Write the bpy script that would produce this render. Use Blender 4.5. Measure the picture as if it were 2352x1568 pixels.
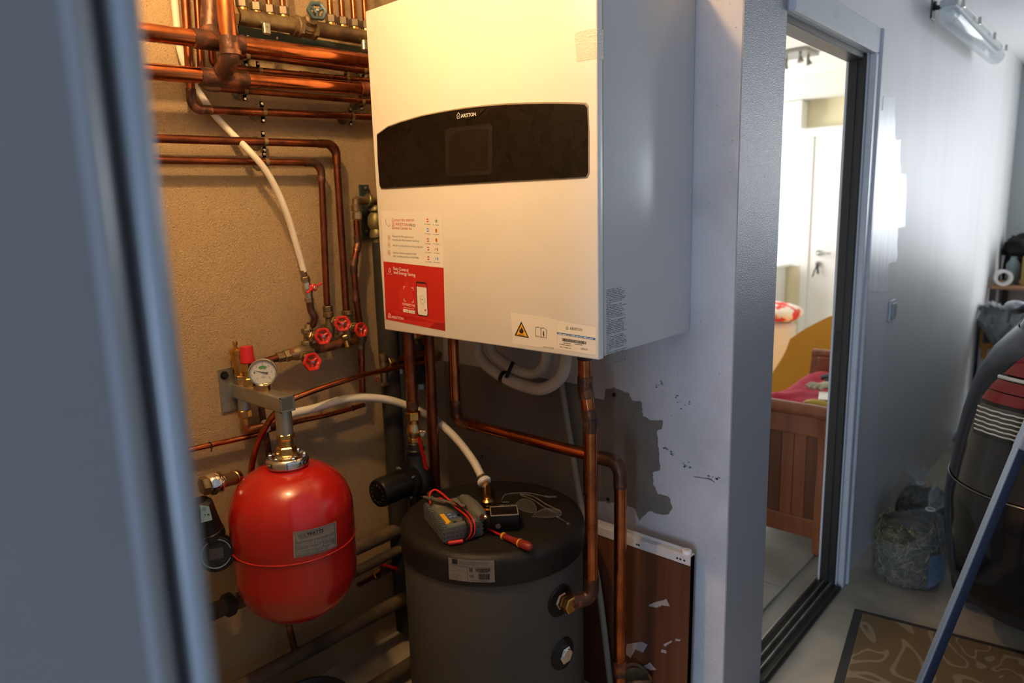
import bpy, bmesh, math, random
from mathutils import Vector, Matrix, noise
from mathutils.geometry import tessellate_polygon
random.seed(7)
PI = math.pi
for o in list(bpy.data.objects): bpy.data.objects.remove(o, do_unlink=True)
scene = bpy.context.scene
COL = scene.collection

# ------------------------------------------------------------------ camera
FPX, PITCH, ROLL, AZ_, CH = 1600.0, math.radians(-10.432), math.radians(-1.613), math.radians(42.142), 1.5
Fv = Vector((math.cos(PITCH)*math.cos(AZ_), math.cos(PITCH)*math.sin(AZ_), math.sin(PITCH)))
R0 = Vector((math.sin(AZ_), -math.cos(AZ_), 0)); U0 = R0.cross(Fv)
Rv = math.cos(ROLL)*R0 + math.sin(ROLL)*U0
Uv = -math.sin(ROLL)*R0 + math.cos(ROLL)*U0
CAM = Vector((0, 0, CH))
cd = bpy.data.cameras.new('camera'); cam = bpy.data.objects.new('camera', cd); COL.objects.link(cam)
cd.sensor_width = 36.0; cd.lens = 36.0*FPX/2352.0; cd.clip_start = 0.02; cd.clip_end = 60
m = Matrix((Rv, Uv, -Fv)).transposed().to_4x4(); m.translation = CAM; cam.matrix_world = m
cd.dof.use_dof = True; cd.dof.focus_distance = 1.72; cd.dof.aperture_fstop = 2.6
scene.camera = cam
def ray(x, y): return Fv + Rv*((x-1176)/FPX) - Uv*((y-784)/FPX)
def AX(x, y, X): r = ray(x, y); return CAM + r*(X/r.x)
def AY(x, y, Y): r = ray(x, y); return CAM + r*(Y/r.y)
def AZ(x, y, Z): r = ray(x, y); return CAM + r*((Z-CH)/r.z)
def AD(x, y, d): return CAM + ray(x, y)*d
# ------------------------------------------------------------------ world, view, daylight
vs = scene.view_settings
vs.view_transform = 'Standard'; vs.look = 'None'; vs.gamma = 1.0; vs.use_curve_mapping = False; vs.exposure = 0.0
w = bpy.data.worlds.new('world'); scene.world = w; w.use_nodes = True
w.node_tree.nodes['Background'].inputs[0].default_value = (0.80, 0.89, 1.0, 1)
w.node_tree.nodes['Background'].inputs[1].default_value = 1.2
def area(name, loc, target, sx, sy, power, col):
    l = bpy.data.lights.new(name, 'AREA'); l.shape = 'RECTANGLE'; l.size = sx; l.size_y = sy; l.energy = power; l.color = col
    o = bpy.data.objects.new(name, l); COL.objects.link(o); o.location = loc
    o.rotation_euler = (Vector(target)-Vector(loc)).to_track_quat('-Z', 'Y').to_euler(); return o
area('side_door_daylight', (-2.3, -0.55, 0.72), (1.7, 0.2, 0.7), 0.66, 1.35, 58, (0.49, 0.68, 1.0))
area('garage_door_daylight', (6.36, -1.15, 1.45), (2.0, -0.6, 1.2), 2.2, 1.4, 84, (0.92, 0.96, 1.0))
area('bedroom_window_daylight', (5.55, 4.1, 1.35), (5.7, 1.5, 1.0), 1.6, 2.0, 105, (1.0, 0.98, 0.93))

# ------------------------------------------------------------------ materials
MATS = {}
def M(name, col, rough=0.5, metal=0.0, col2=None, ns=8.0, ramp=(0.4, 0.6), bump=0.0, bs=200.0, rough2=None,
      coat=0.0, alpha=None, trans=0.0, emit=None, spec=None, stretch=None, detail=4.0, col3=None, bdist=0.01):
    if name in MATS: return MATS[name]
    mt = bpy.data.materials.new(name); mt.use_nodes = True; nt = mt.node_tree; b = nt.nodes['Principled BSDF']
    c4 = lambda c: (c[0], c[1], c[2], 1)
    b.inputs['Base Color'].default_value = c4(col); b.inputs['Roughness'].default_value = rough; b.inputs['Metallic'].default_value = metal
    if coat: b.inputs['Coat Weight'].default_value = coat; b.inputs['Coat Roughness'].default_value = 0.06
    if spec is not None: b.inputs['Specular IOR Level'].default_value = spec
    if trans: b.inputs['Transmission Weight'].default_value = trans
    if emit: b.inputs['Emission Color'].default_value = c4(emit[0]); b.inputs['Emission Strength'].default_value = emit[1]
    if alpha is not None: b.inputs['Alpha'].default_value = alpha
    tc = None
    if col2 or bump or rough2 is not None:
        tc = nt.nodes.new('ShaderNodeTexCoord'); mp = nt.nodes.new('ShaderNodeMapping'); nt.links.new(tc.outputs['Object'], mp.inputs[0])
        if stretch: mp.inputs['Scale'].default_value = stretch
    if col2 or rough2 is not None:
        n = nt.nodes.new('ShaderNodeTexNoise'); n.inputs['Scale'].default_value = ns; n.inputs['Detail'].default_value = detail
        nt.links.new(mp.outputs[0], n.inputs['Vector'])
        if col2:
            r = nt.nodes.new('ShaderNodeValToRGB'); e = r.color_ramp.elements
            e[0].position = ramp[0]; e[0].color = c4(col); e[1].position = ramp[1]; e[1].color = c4(col2)
            if col3: x = e.new(min(0.98, ramp[1]+0.12)); x.color = c4(col3)
            nt.links.new(n.outputs['Fac'], r.inputs[0]); nt.links.new(r.outputs[0], b.inputs['Base Color'])
        if rough2 is not None:
            mr = nt.nodes.new('ShaderNodeMapRange'); mr.inputs[1].default_value = ramp[0]; mr.inputs[2].default_value = ramp[1]
            mr.inputs[3].default_value = rough; mr.inputs[4].default_value = rough2
            nt.links.new(n.outputs['Fac'], mr.inputs[0]); nt.links.new(mr.outputs[0], b.inputs['Roughness'])
    if bump:
        n2 = nt.nodes.new('ShaderNodeTexNoise'); n2.inputs['Scale'].default_value = bs; n2.inputs['Detail'].default_value = 3
        nt.links.new(mp.outputs[0], n2.inputs['Vector'])
        bp = nt.nodes.new('ShaderNodeBump'); bp.inputs['Strength'].default_value = bump; bp.inputs['Distance'].default_value = bdist
        nt.links.new(n2.outputs['Fac'], bp.inputs['Height']); nt.links.new(bp.outputs[0], b.inputs['Normal'])
    MATS[name] = mt
    return mt
def plastic_film(name, col, fac):
    mt = bpy.data.materials.new(name); mt.use_nodes = True; nt = mt.node_tree
    b = nt.nodes['Principled BSDF']; b.inputs['Base Color'].default_value = (*col, 1); b.inputs['Roughness'].default_value = 0.12
    t = nt.nodes.new('ShaderNodeBsdfTransparent'); mx = nt.nodes.new('ShaderNodeMixShader'); mx.inputs[0].default_value = fac
    nt.links.new(t.outputs[0], mx.inputs[1]); nt.links.new(b.outputs[0], mx.inputs[2])
    nt.links.new(mx.outputs[0], nt.nodes['Material Output'].inputs[0]); MATS[name] = mt; return mt

copper = M('copper_bright', (0.60, 0.19, 0.065), 0.17, 1.0, (0.20, 0.055, 0.022), 11, (0.42, 0.68), rough2=0.36, detail=6)
copper_old = M('copper_aged', (0.30, 0.085, 0.036), 0.26, 0.95, (0.11, 0.036, 0.02), 14, (0.38, 0.68), rough2=0.45, detail=6)
burnt = M('copper_burnt', (0.10, 0.05, 0.035), 0.42, 0.75, (0.42, 0.16, 0.08), 26, (0.5, 0.68), rough2=0.3, bump=0.15, bs=60)
brass = M('brass_new', (0.74, 0.43, 0.13), 0.22, 1.0, (0.55, 0.28, 0.07), 20, (0.4, 0.7))
brass_old = M('brass_tarnished', (0.26, 0.19, 0.10), 0.45, 0.8, (0.14, 0.10, 0.06), 22, (0.4, 0.65), bump=0.1, bs=90)
nickel = M('nickel_plate', (0.62, 0.58, 0.48), 0.25, 1.0)
chrome = M('chrome', (0.72, 0.70, 0.66), 0.10, 1.0)
zinc = M('zinc_steel', (0.42, 0.42, 0.38), 0.38, 0.85, (0.36, 0.36, 0.31), 30)
steel = M('steel', (0.55, 0.55, 0.55), 0.3, 1.0)
red_wheel = M('handwheel_red', (0.62, 0.025, 0.012), 0.28, 0, (0.45, 0.02, 0.012), 30)
red_vessel = M('vessel_red_enamel', (0.43, 0.009, 0.006), 0.24, 0, coat=0.5)
red_plastic = M('red_plastic', (0.45, 0.012, 0.014), 0.35)
white_hose = M('white_pex', (0.78, 0.73, 0.63), 0.45, 0, (0.66, 0.6, 0.5), 6)
insul = M('foam_insulation', (0.55, 0.50, 0.43), 0.8, 0, (0.46, 0.41, 0.35), 9, bump=0.3, bs=140)
lag = M('dusty_lagging', (0.11, 0.075, 0.045), 0.85, 0, (0.05, 0.035, 0.022), 7, bump=0.5, bs=40)
black_foam = M('black_foam', (0.012, 0.011, 0.010), 0.75, 0, (0.02, 0.018, 0.016), 10, bump=0.2, bs=60)
black_plastic = M('black_plastic', (0.007, 0.007, 0.007), 0.32, spec=0.3)
black_gloss = M('black_gloss', (0.006, 0.004, 0.003), 0.25, 0, rough2=0.33, ns=30, spec=0.25)
black_iron = M('black_iron', (0.008, 0.008, 0.008), 0.32, 0.0, (0.013, 0.013, 0.013), 12, bump=0.15, bs=50, spec=0.35)
green_iron = M('green_iron', (0.02, 0.045, 0.04), 0.55, 0.2, (0.045, 0.05, 0.035), 14)
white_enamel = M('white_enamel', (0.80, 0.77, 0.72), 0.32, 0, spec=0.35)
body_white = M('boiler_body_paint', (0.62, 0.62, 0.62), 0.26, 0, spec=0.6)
label_white = M('label_paper', (0.82, 0.80, 0.76), 0.45)
ink = M('ink_black', (0.012, 0.012, 0.012), 0.6)
ink_grey = M('ink_grey', (0.16, 0.15, 0.14), 0.6)
ink_red = M('ink_red', (0.50, 0.025, 0.02), 0.5)
ink_white = M('ink_white', (0.85, 0.83, 0.80), 0.5)
ink_blue = M('ink_blue', (0.02, 0.17, 0.52), 0.5)
ink_green = M('ink_green', (0.02, 0.22, 0.06), 0.5)
ink_yellow = M('ink_yellow', (0.85, 0.45, 0.02), 0.5)
ink_darkred = M('ink_darkred', (0.30, 0.008, 0.010), 0.5)
roughcast = M('roughcast_render', (0.43, 0.31, 0.18), 0.95, 0, (0.35, 0.25, 0.145), 3.2, (0.35, 0.7), bump=0.55, bs=240, bdist=0.009, spec=0.2)
def add_pits(mt, scale, lo, hi, dark):
    nt = mt.node_tree; b_ = nt.nodes['Principled BSDF']; src = b_.inputs['Base Color'].links[0].from_socket
    mp = [n for n in nt.nodes if n.type == 'MAPPING'][0]; n = nt.nodes.new('ShaderNodeTexNoise'); n.inputs['Scale'].default_value = scale; n.inputs['Detail'].default_value = 2
    nt.links.new(mp.outputs[0], n.inputs['Vector']); r = nt.nodes.new('ShaderNodeValToRGB'); e = r.color_ramp.elements
    e[0].position = lo; e[0].color = (dark, dark*0.92, dark*0.85, 1); e[1].position = hi; e[1].color = (1, 1, 1, 1); nt.links.new(n.outputs['Fac'], r.inputs[0])
    mx = nt.nodes.new('ShaderNodeMix'); mx.data_type = 'RGBA'; mx.blend_type = 'MULTIPLY'; mx.inputs[0].default_value = 1.0
    nt.links.new(src, mx.inputs[6]); nt.links.new(r.outputs[0], mx.inputs[7]); nt.links.new(mx.outputs[2], b_.inputs['Base Color'])
paintwall = M('scuffed_white_paint', (0.56, 0.55, 0.555), 0.75, 0, (0.46, 0.45, 0.455), 5, (0.45, 0.72), bump=0.25, bs=90)
add_pits(roughcast, 210, 0.30, 0.42, 0.76); add_pits(paintwall, 120, 0.24, 0.30, 0.6)
bareplaster = M('bare_plaster', (0.20, 0.175, 0.145), 0.9, 0, (0.15, 0.132, 0.11), 6, (0.35, 0.7), bump=0.2, bs=80)
stipple = M('stippled_gloss_paint', (0.30, 0.30, 0.31), 0.33, 0, bump=0.42, bs=290, bdist=0.005, spec=0.6)
garagepaint = M('garage_wall_paint', (0.62, 0.62, 0.62), 0.50, 0, (0.57, 0.57, 0.57), 2.2, (0.3, 0.7), stretch=(2.5, 1, 0.2), spec=0.5)
freshpaint = M('fresh_white_paint', (0.84, 0.85, 0.86), 0.3, 0, (0.74, 0.75, 0.77), 3.0, (0.42, 0.6), stretch=(9, 1, 0.5))
concrete = M('concrete_floor', (0.44, 0.38, 0.29), 0.55, 0, (0.24, 0.215, 0.175), 3.2, (0.42, 0.72), bump=0.12, bs=60, rough2=0.75)
tile_m = M('grey_floor_tile', (0.30, 0.30, 0.265), 0.28, 0, (0.25, 0.25, 0.22), 3)
dark_alu = M('dark_bronze_aluminium', (0.045, 0.042, 0.036), 0.38, 0.5)
alu = M('grey_aluminium', (0.32, 0.31, 0.28), 0.4, 0.7, (0.2, 0.19, 0.17), 20)
frame_paint = M('door_frame_paint', (0.50, 0.51, 0.53), 0.4, 0, (0.42, 0.43, 0.45), 14, (0.55, 0.75))
leaf_paint = M('grey_door_paint', (0.21, 0.205, 0.21), 0.5, 0, (0.19, 0.187, 0.195), 2.5)
wood = M('reddish_wood', (0.30, 0.085, 0.025), 0.35, 0, (0.17, 0.045, 0.014), 3, (0.3, 0.7), stretch=(6, 6, 0.6), coat=0.2)
wood2 = M('dark_wood_panel', (0.16, 0.055, 0.022), 0.45, 0, (0.075, 0.026, 0.012), 2.4, (0.35, 0.65), stretch=(3, 9, 0.35))
chip = M('chipboard_edge', (0.16, 0.12, 0.085), 0.9, 0, (0.08, 0.06, 0.045), 60, bump=0.6, bs=120)
cream = M('cream_wall', (0.85, 0.78, 0.52), 0.7)
white_wall = M('white_wall', (0.86, 0.85, 0.80), 0.7)
ceilm = M('ceiling_white', (0.78, 0.79, 0.79), 0.8)
white_door = M('white_door_paint', (0.86, 0.86, 0.83), 0.35)
rubber_grey = M('grey_rubber', (0.075, 0.082, 0.082), 0.6)
grey_plastic = M('grey_plastic', (0.12, 0.12, 0.105), 0.45)
tank_skin = M('grey_tank_skin', (0.085, 0.080, 0.073), 0.65, spec=0.3)
black_skin = M('black_tank_cover', (0.012, 0.011, 0.010), 0.5, 0, bump=0.15, bs=300, bdist=0.004, spec=0.3)
clear_plastic = plastic_film('clear_plastic', (0.3, 0.27, 0.24), 0.10)
bag_film = plastic_film('bag_film', (0.55, 0.58, 0.62), 0.11)
lamp_cover = plastic_film('lamp_cover', (0.75, 0.80, 0.80), 0.45)
glass_cover = plastic_film('gauge_glass', (0.8, 0.8, 0.8), 0.06)
car_paint = M('dark_grey_car_paint', (0.016, 0.0165, 0.017), 0.12, 0.0, spec=0.4)
car_black = M('black_bumper', (0.005, 0.005, 0.006), 0.14, 0, spec=0.35)
car_red = M('tail_lamp_red', (0.30, 0.008, 0.012), 0.12, 0, coat=1.0)
car_clear = M('tail_lamp_clear', (0.16, 0.15, 0.13), 0.15, 0.4, coat=.5)
tyre = M('tyre_rubber', (0.012, 0.012, 0.012), 0.8)
blue_bar_m = M('blue_anodised', (0.007, 0.014, 0.035), 0.35, 0.0, spec=0.4)

# ------------------------------------------------------------------ mesh helpers
def BM(): return bmesh.new()
def frame_from(axis):
    a = Vector(axis).normalized(); t = Vector((0, 0, 1)) if abs(a.z) < 0.9 else Vector((1, 0, 0))
    u = t.cross(a).normalized(); return u, a.cross(u).normalized(), a
def tube(bm, pts, r, seg=12, caps=True):
    pts = [Vector(p) for p in pts]; n = len(pts); rs = r if isinstance(r, (list, tuple)) else [r]*n
    tang = [(pts[min(i+1, n-1)]-pts[max(i-1, 0)]).normalized() for i in range(n)]
    u, v, _ = frame_from(tang[0]); rings = []
    for i in range(n):
        t = tang[i]; u = (u - t*u.dot(t)).normalized(); v = t.cross(u)
        rings.append([bm.verts.new(pts[i]+(u*math.cos(2*PI*k/seg)+v*math.sin(2*PI*k/seg))*rs[i]) for k in range(seg)])
    for i in range(n-1):
        for k in range(seg):
            bm.faces.new((rings[i][k], rings[i][(k+1) % seg], rings[i+1][(k+1) % seg], rings[i+1][k]))
    if caps: bm.faces.new(rings[0][::-1]); bm.faces.new(rings[-1])
    return bm
def lathe(bm, prof, org, axis=(0, 0, 1), seg=24, close=True):
    u, v, a = frame_from(axis); org = Vector(org); rings = []
    for r, h in prof:
        rings.append([bm.verts.new(org+a*h+(u*math.cos(2*PI*k/seg)+v*math.sin(2*PI*k/seg))*max(r, 1e-5)) for k in range(seg)])
    for i in range(len(rings)-1):
        for k in range(seg):
            bm.faces.new((rings[i][k], rings[i][(k+1) % seg], rings[i+1][(k+1) % seg], rings[i+1][k]))
    if close: bm.faces.new(rings[0][::-1]); bm.faces.new(rings[-1])
    return bm
def cyl(bm, p0, p1, r, seg=20, bev=0.0):
    p0 = Vector(p0); p1 = Vector(p1); L = (p1-p0).length
    pr = [(r, 0), (r, L)] if not bev else [(r-bev, 0), (r, bev), (r, L-bev), (r-bev, L)]
    return lathe(bm, pr, p0, p1-p0, seg)
def hexnut(bm, p0, p1, r, bev=0.12):
    p0 = Vector(p0); p1 = Vector(p1); L = (p1-p0).length; b = r*bev
    return lathe(bm, [(r-b, 0), (r, b), (r, L-b), (r-b, L)], p0, p1-p0, 6)
def box(bm, c, s, bev=0.0, R=None, seg=1):
    x, y, z = s[0]/2, s[1]/2, s[2]/2; c = Vector(c)
    vv = []
    for q in ((-x, -y, -z), (x, -y, -z), (x, y, -z), (-x, y, -z), (-x, -y, z), (x, -y, z), (x, y, z), (-x, y, z)):
        q = Vector(q); q = R @ q if R else q; vv.append(bm.verts.new(c+q))
    fs = [bm.faces.new([vv[i] for i in f]) for f in ((3, 2, 1, 0), (4, 5, 6, 7), (0, 1, 5, 4), (1, 2, 6, 5), (2, 3, 7, 6), (3, 0, 4, 7))]
    if bev > 0:
        es = list({e for f in fs for e in f.edges})
        bmesh.ops.bevel(bm, geom=es, offset=bev, segments=seg, profile=0.5, affect='EDGES')
    return bm
def box2(bm, a, b, bev=0.0, seg=1):
    a = Vector(a); b = Vector(b); s = b-a
    return box(bm, (a+b)/2, (abs(s.x), abs(s.y), abs(s.z)), bev, None, seg)
def prism(bm, poly, nrm, th):
    """extrude a 3-D polygon along nrm by th"""
    nrm = Vector(nrm).normalized(); a = [bm.verts.new(Vector(p)) for p in poly]; b = [bm.verts.new(Vector(p)+nrm*th) for p in poly]
    n = len(a)
    try:
        f1 = bm.faces.new(a[::-1]); f2 = bm.faces.new(b)
        for i in range(n): bm.faces.new((a[i], a[(i+1) % n], b[(i+1) % n], b[i]))
        if n > 4:
            bm.faces.remove(f1); bm.faces.remove(f2)
            for t in tessellate_polygon([[v.co for v in a]]):
                bm.faces.new([a[i] for i in t]); bm.faces.new([b[i] for i in t])
    except ValueError: pass
    return bm
def sphere(bm, c, r, s=(1, 1, 1), sub=2):
    mm = Matrix.Translation(c) @ Matrix.Diagonal((r*s[0], r*s[1], r*s[2], 1))
    bmesh.ops.create_icosphere(bm, subdivisions=sub, radius=1.0, matrix=mm); return bm
def wpos(o):
    v = Vector((0, 0, 0))
    while o: v += o.location; o = o.parent
    return v
def obj(name, bm, mat, parent=None, smooth=True, angle=35, origin=None):
    if not isinstance(bm, bpy.types.Mesh):
        bmesh.ops.recalc_face_normals(bm, faces=bm.faces[:])
        me = bpy.data.meshes.new(name); bm.to_mesh(me); bm.free()
    else: me = bm
    if parent: off = wpos(parent)
    else:
        vs_ = [v.co for v in me.vertices]
        off = Vector(origin) if origin is not None else Vector(((min(v.x for v in vs_)+max(v.x for v in vs_))/2, (min(v.y for v in vs_)+max(v.y for v in vs_))/2, min(v.z for v in vs_)))
    me.transform(Matrix.Translation(-off))
    if smooth:
        me.shade_smooth(); me.set_sharp_from_angle(angle=math.radians(angle))
    if mat: me.materials.append(mat)
    o = bpy.data.objects.new(name, me); COL.objects.link(o)
    if parent: o.parent = parent
    else: o.location = off
    return o
def tag(o, label, cat, group=None):
    o['label'] = label; o['category'] = cat
    if group: o['group'] = group
    return o
def thing(name, label, cat, loc, group=None):
    o = bpy.data.objects.new(name, None); COL.objects.link(o); o.location = loc; o.empty_display_size = 0.05
    return tag(o, label, cat, group)
def struct(name, bm, mat, **k):
    o = obj(name, bm, mat, **k); o['kind'] = 'structure'; return o
def fillet(pts, rad, n=8):
    pts = [Vector(p) for p in pts]; out = [pts[0]]
    for i in range(1, len(pts)-1):
        r = rad[i-1] if isinstance(rad, (list, tuple)) else rad
        a = (pts[i-1]-pts[i]); b = (pts[i+1]-pts[i]); la, lb = a.length, b.length; a.normalize(); b.normalize()
        ang = a.angle(b)
        if ang > 3.1 or r <= 0: out.append(pts[i]); continue
        t = min(r/math.tan(ang/2), la*0.49, lb*0.49); r2 = t*math.tan(ang/2)
        c = pts[i]+(a+b).normalized()*(r2/math.sin(ang/2)); s = pts[i]+a*t-c; e = pts[i]+b*t-c
        s.normalize(); e.normalize()
        for k in range(n+1): out.append(c+s.slerp(e, k/n)*r2)
    out.append(pts[-1]); return out
def catmull(pts, n=8):
    P = [Vector(p) for p in pts]; P = [2*P[0]-P[1]]+P+[2*P[-1]-P[-2]]; out = []
    for i in range(1, len(P)-2):
        for k in range(n):
            t = k/n; a, b, c, d = P[i-1], P[i], P[i+1], P[i+2]
            out.append(0.5*((2*b)+(c-a)*t+(2*a-5*b+4*c-d)*t*t+(3*b-a-3*c+d)*t**3))
    out.append(P[-2]); return out
def sleeve(bm, p, d, r, L, lip=0.0015):
    p = Vector(p); d = Vector(d).normalized()
    return lathe(bm, [(r, 0), (r+lip, 0.001), (r+lip, L-0.001), (r, L)], p-d*L/2, d, 16)
_font = [None]
def text_mesh(s, bold=0.0):
    cu = bpy.data.curves.new('t', 'FONT'); cu.body = s; cu.size = 1.0; cu.offset = bold; cu.resolution_u = 2
    o = bpy.data.objects.new('t', cu); COL.objects.link(o)
    dg = bpy.context.evaluated_depsgraph_get(); me = bpy.data.meshes.new_from_object(o.evaluated_get(dg))
    bpy.data.objects.remove(o, do_unlink=True); return me
def lettering(s, fn, x0, y0, width, mat, parent, bold=0.0, height=None, name='lettering', maxh=None):
    """text laid out from (x0,y0) baseline with the given width, mapped through fn(u,v)->world"""
    if name == 'small_print':           # print too small to read in the photo: rows of word-length strokes
        n = len(s); cw = width/n; hh = (height or cw)*0.62; b = BM(); i = 0
        for wd in s.split(' '):
            if wd:
                k = max(1, len(wd)//6); q = [x0+i*cw+(len(wd)-0.35)*cw*j/k for j in range(k+1)]
                lo = [b.verts.new(fn(u, y0)) for u in q]; up = [b.verts.new(fn(u, y0+hh)) for u in q]
                for j in range(k): b.faces.new((lo[j], lo[j+1], up[j+1], up[j]))
            i += len(wd)+1
        return obj(name, b, mat, parent, smooth=False)
    me = text_mesh(s, bold); vs_ = me.vertices
    if not len(vs_): return None
    a = min(v.co.x for v in vs_); b = max(v.co.x for v in vs_); sc = width/(b-a); sy = sc if height is None else height/0.69
    for v in vs_: v.co = fn(x0+(v.co.x-a)*sc, y0+v.co.y*sy)
    o = obj(name, me, mat, parent, smooth=False); return o

# ================================================================== structure
XB, YG, YC = 1.717, 0.77, 1.90          # boiler wall, garage wall, closet back wall
DX0, DX1, DH = 1.985, 2.73, 2.01        # doorway
WT = 0.072                              # thickness of the partition beside the doorway
CE = 2.45; CLC = 2.62                   # garage and closet ceiling heights
b = BM(); box2(b, (-2.6, -3.0, -0.1), (6.9, 4.3, 0.0)); struct('floor', b, concrete, smooth=False)
b = BM(); box2(b, (-2.6, -3.0, CE), (6.9, YG+WT, CE+0.1)); struct('ceiling', b, ceilm, smooth=False)
b = BM(); box2(b, (0.1, YG+WT, CLC), (DX0, 2.1, CLC+0.1)); struct('ceiling_closet', b, white_wall, smooth=False)
b = BM(); box2(b, (0.1, YC, 0), (XB, YC+0.15, CLC)); struct('wall_back', b, roughcast, smooth=False)
b = BM(); box2(b, (0.1, YG+0.12, 0), (0.22, YC, CLC)); struct('wall_closet_left', b, M('closet_side_paint', (0.5, 0.48, 0.44), 0.8), smooth=False)
# boiler wall: the end face on the garage side carries a stippled gloss coat
b = BM(); box2(b, (XB, YG+0.004, 0), (DX0, 4.2, CLC)); wb = struct('wall_right', b, paintwall, smooth=False)
b = BM(); box2(b, (XB+0.0005, YG, 0), (DX0, YG+0.004, CE))
obj('stippled_end_coat', b, stipple, wb, smooth=False)
b = BM(); box2(b, (-2.6, YG, 0), (0.22, YG+0.12, CE)); struct('wall_front_left', b, garagepaint, smooth=False)
b = BM(); box2(b, (0.22, YG, 2.2), (XB, YG+0.12, CLC)); struct('wall_lintel', b, garagepaint, smooth=False)
b = BM(); box2(b, (DX1, YG, 0), (6.4, YG+WT, CE)); wg = struct('wall_garage', b, garagepaint, smooth=False)
b = BM(); box2(b, (DX0, YG+WT-0.02, CE), (6.85, YG+WT, 2.7)); struct('wall_upper', b, white_wall, smooth=False)
b = BM(); box2(b, (DX0-0.1, YG+WT-0.02, CLC), (DX0, 4.3, 2.7)); struct('wall_upper_side', b, white_wall, smooth=False)
b = BM(); box2(b, (DX0, YG, DH), (DX1, YG+WT, CE)); struct('wall_above_door', b, garagepaint, smooth=False)
b = BM(); box2(b, (6.4, -3.0, 0), (6.5, -2.3, CE)); box2(b, (6.4, 0.0, 0), (6.5, YG+WT, CE)); box2(b, (6.4, -2.3, 2.2), (6.5, 0.0, CE)); box2(b, (6.4, -2.3, 0), (6.5, 0.0, 0.7)); struct('wall_end', b, M('end_wall_paint', (0.42, 0.45, 0.45), 0.7), smooth=False)
b = BM(); box2(b, (-2.6, -3.0, 0), (6.4, -2.85, CE)); struct('wall_far_side', b, garagepaint, smooth=False)
# wall behind with the open garage door
b = BM()
box2(b, (-2.6, -3.0, 0), (-2.45, -0.95, CE)); box2(b, (-2.6, -0.15, 0), (-2.45, YG, CE)); box2(b, (-2.6, -0.95, 2.15), (-2.45, -0.15, CE))
struct('wall_garage_door', b, garagepaint, smooth=False)
# fresh white paint strokes beside the door frame
poly = [(2001, 255), (2028, 254), (2028, 222), (2056, 222), (2056, 320), (2068, 322), (2068, 398), (2082, 400), (2080, 520), (2062, 524), (2060, 600), (2040, 605), (2038, 670), (1990, 670)]
pp = []
for i, q in enumerate(poly):
    nx = poly[(i+1) % len(poly)]
    for k in range(5):
        t = k/5; pp.append(AY(q[0]+(nx[0]-q[0])*t+random.uniform(-1.2, 1.2), q[1]+(nx[1]-q[1])*t+random.uniform(-1.5, 1.5), YG-0.0004))
b = BM(); prism(b, pp, (0, -1, 0), 0.0006); obj('fresh_paint_strokes', b, freshpaint, wg, smooth=False)
# bare plaster patch on the boiler wall
poly = [(1302, 915), (1330, 916), (1352, 920), (1386, 918), (1392, 895), (1410, 890), (1424, 896), (1446, 903), (1450, 918), (1474, 922), (1476, 955), (1500, 966), (1524, 964), (1520, 985), (1510, 990), (1514, 1050), (1516, 1080), (1500, 1085), (1500, 1110), (1512, 1135), (1538, 1140), (1545, 1165), (1534, 1183), (1510, 1178), (1492, 1172), (1480, 1186), (1468, 1196), (1460, 1170), (1440, 1160), (1400, 1152), (1376, 1150), (1300, 1150)]
pp = []
for i, q in enumerate(poly):
    nx = poly[(i+1) % len(poly)]; L = math.hypot(nx[0]-q[0], nx[1]-q[1]); n = max(1, int(L/5))
    for k in range(n):
        t = k/n; pp.append(AX(q[0]+(nx[0]-q[0])*t+random.uniform(-1.7, 1.7), q[1]+(nx[1]-q[1])*t+random.uniform(-1.7, 1.7), XB-0.0004))
pp += []
b = BM(); prism(b, pp, (-1, 0, 0), 0.0006); obj('bare_plaster_patch', b, bareplaster, wb, smooth=False)
b = BM(); box2(b, (XB-0.0012, 1.24, 0.0), (XB-0.0002, YC, 0.965)); box2(b, (XB-0.0012, 1.18, 0.6), (XB-0.0002, 1.26, 0.93)); obj('bare_plaster_patch', b, bareplaster, wb, smooth=False)
for q, r in (((1411, 906), 0.007), ((1397, 1146), 0.006), ((1110, 838), 0.006), ((1108, 1047), 0.005)):
    p = AX(q[0], q[1], XB); b = BM(); cyl(b, p+Vector((-0.0018, 0, 0)), p+Vector((-0.0005, 0, 0)), r, 14); obj('drill_hole', b, ink, wb)
    b = BM(); lathe(b, [(r*2.2, 0), (r*2.0, 0.0012), (r*1.05, 0.0012), (r*1.0, 0)], p+Vector((-0.0005, 0, 0)), (-1, 0, 0), 16, False); obj('plaster_ring', b, bareplaster, wb)
for q, s in (((1520, 885), 0.012), ((1566, 925), 0.015), ((1540, 1040), 0.012), ((1580, 1070), 0.008), ((1635, 1100), 0.010)):
    p = AX(q[0], q[1], XB); b = BM()
    for k in range(9):
        c = p+Vector((-0.0008, random.gauss(0, s), random.gauss(0, s*0.5))); rr = random.uniform(0.0012, 0.004)
        prism(b, [c+Vector((0, rr*math.cos(a)*random.uniform(.6, 1.6), rr*math.sin(a)*random.uniform(.4, .9))) for a in [i*PI/4 for i in range(8)]], (-1, 0, 0), 0.0004)
    o = obj('scuff_mark', b, ink_grey, wb, smooth=False)
# crack on the boiler wall
cr = [(1592, 1094), (1606, 1096), (1618, 1098), (1630, 1099), (1637, 1104), (1642, 1108)]
b = BM(); tube(b, [AX(x, y, XB-0.0003) for x, y in cr], [0.0008, 0.0015, 0.001, 0.0022, 0.0015, 0.0006], 6); obj('crack', b, ink_grey, wb)

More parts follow.
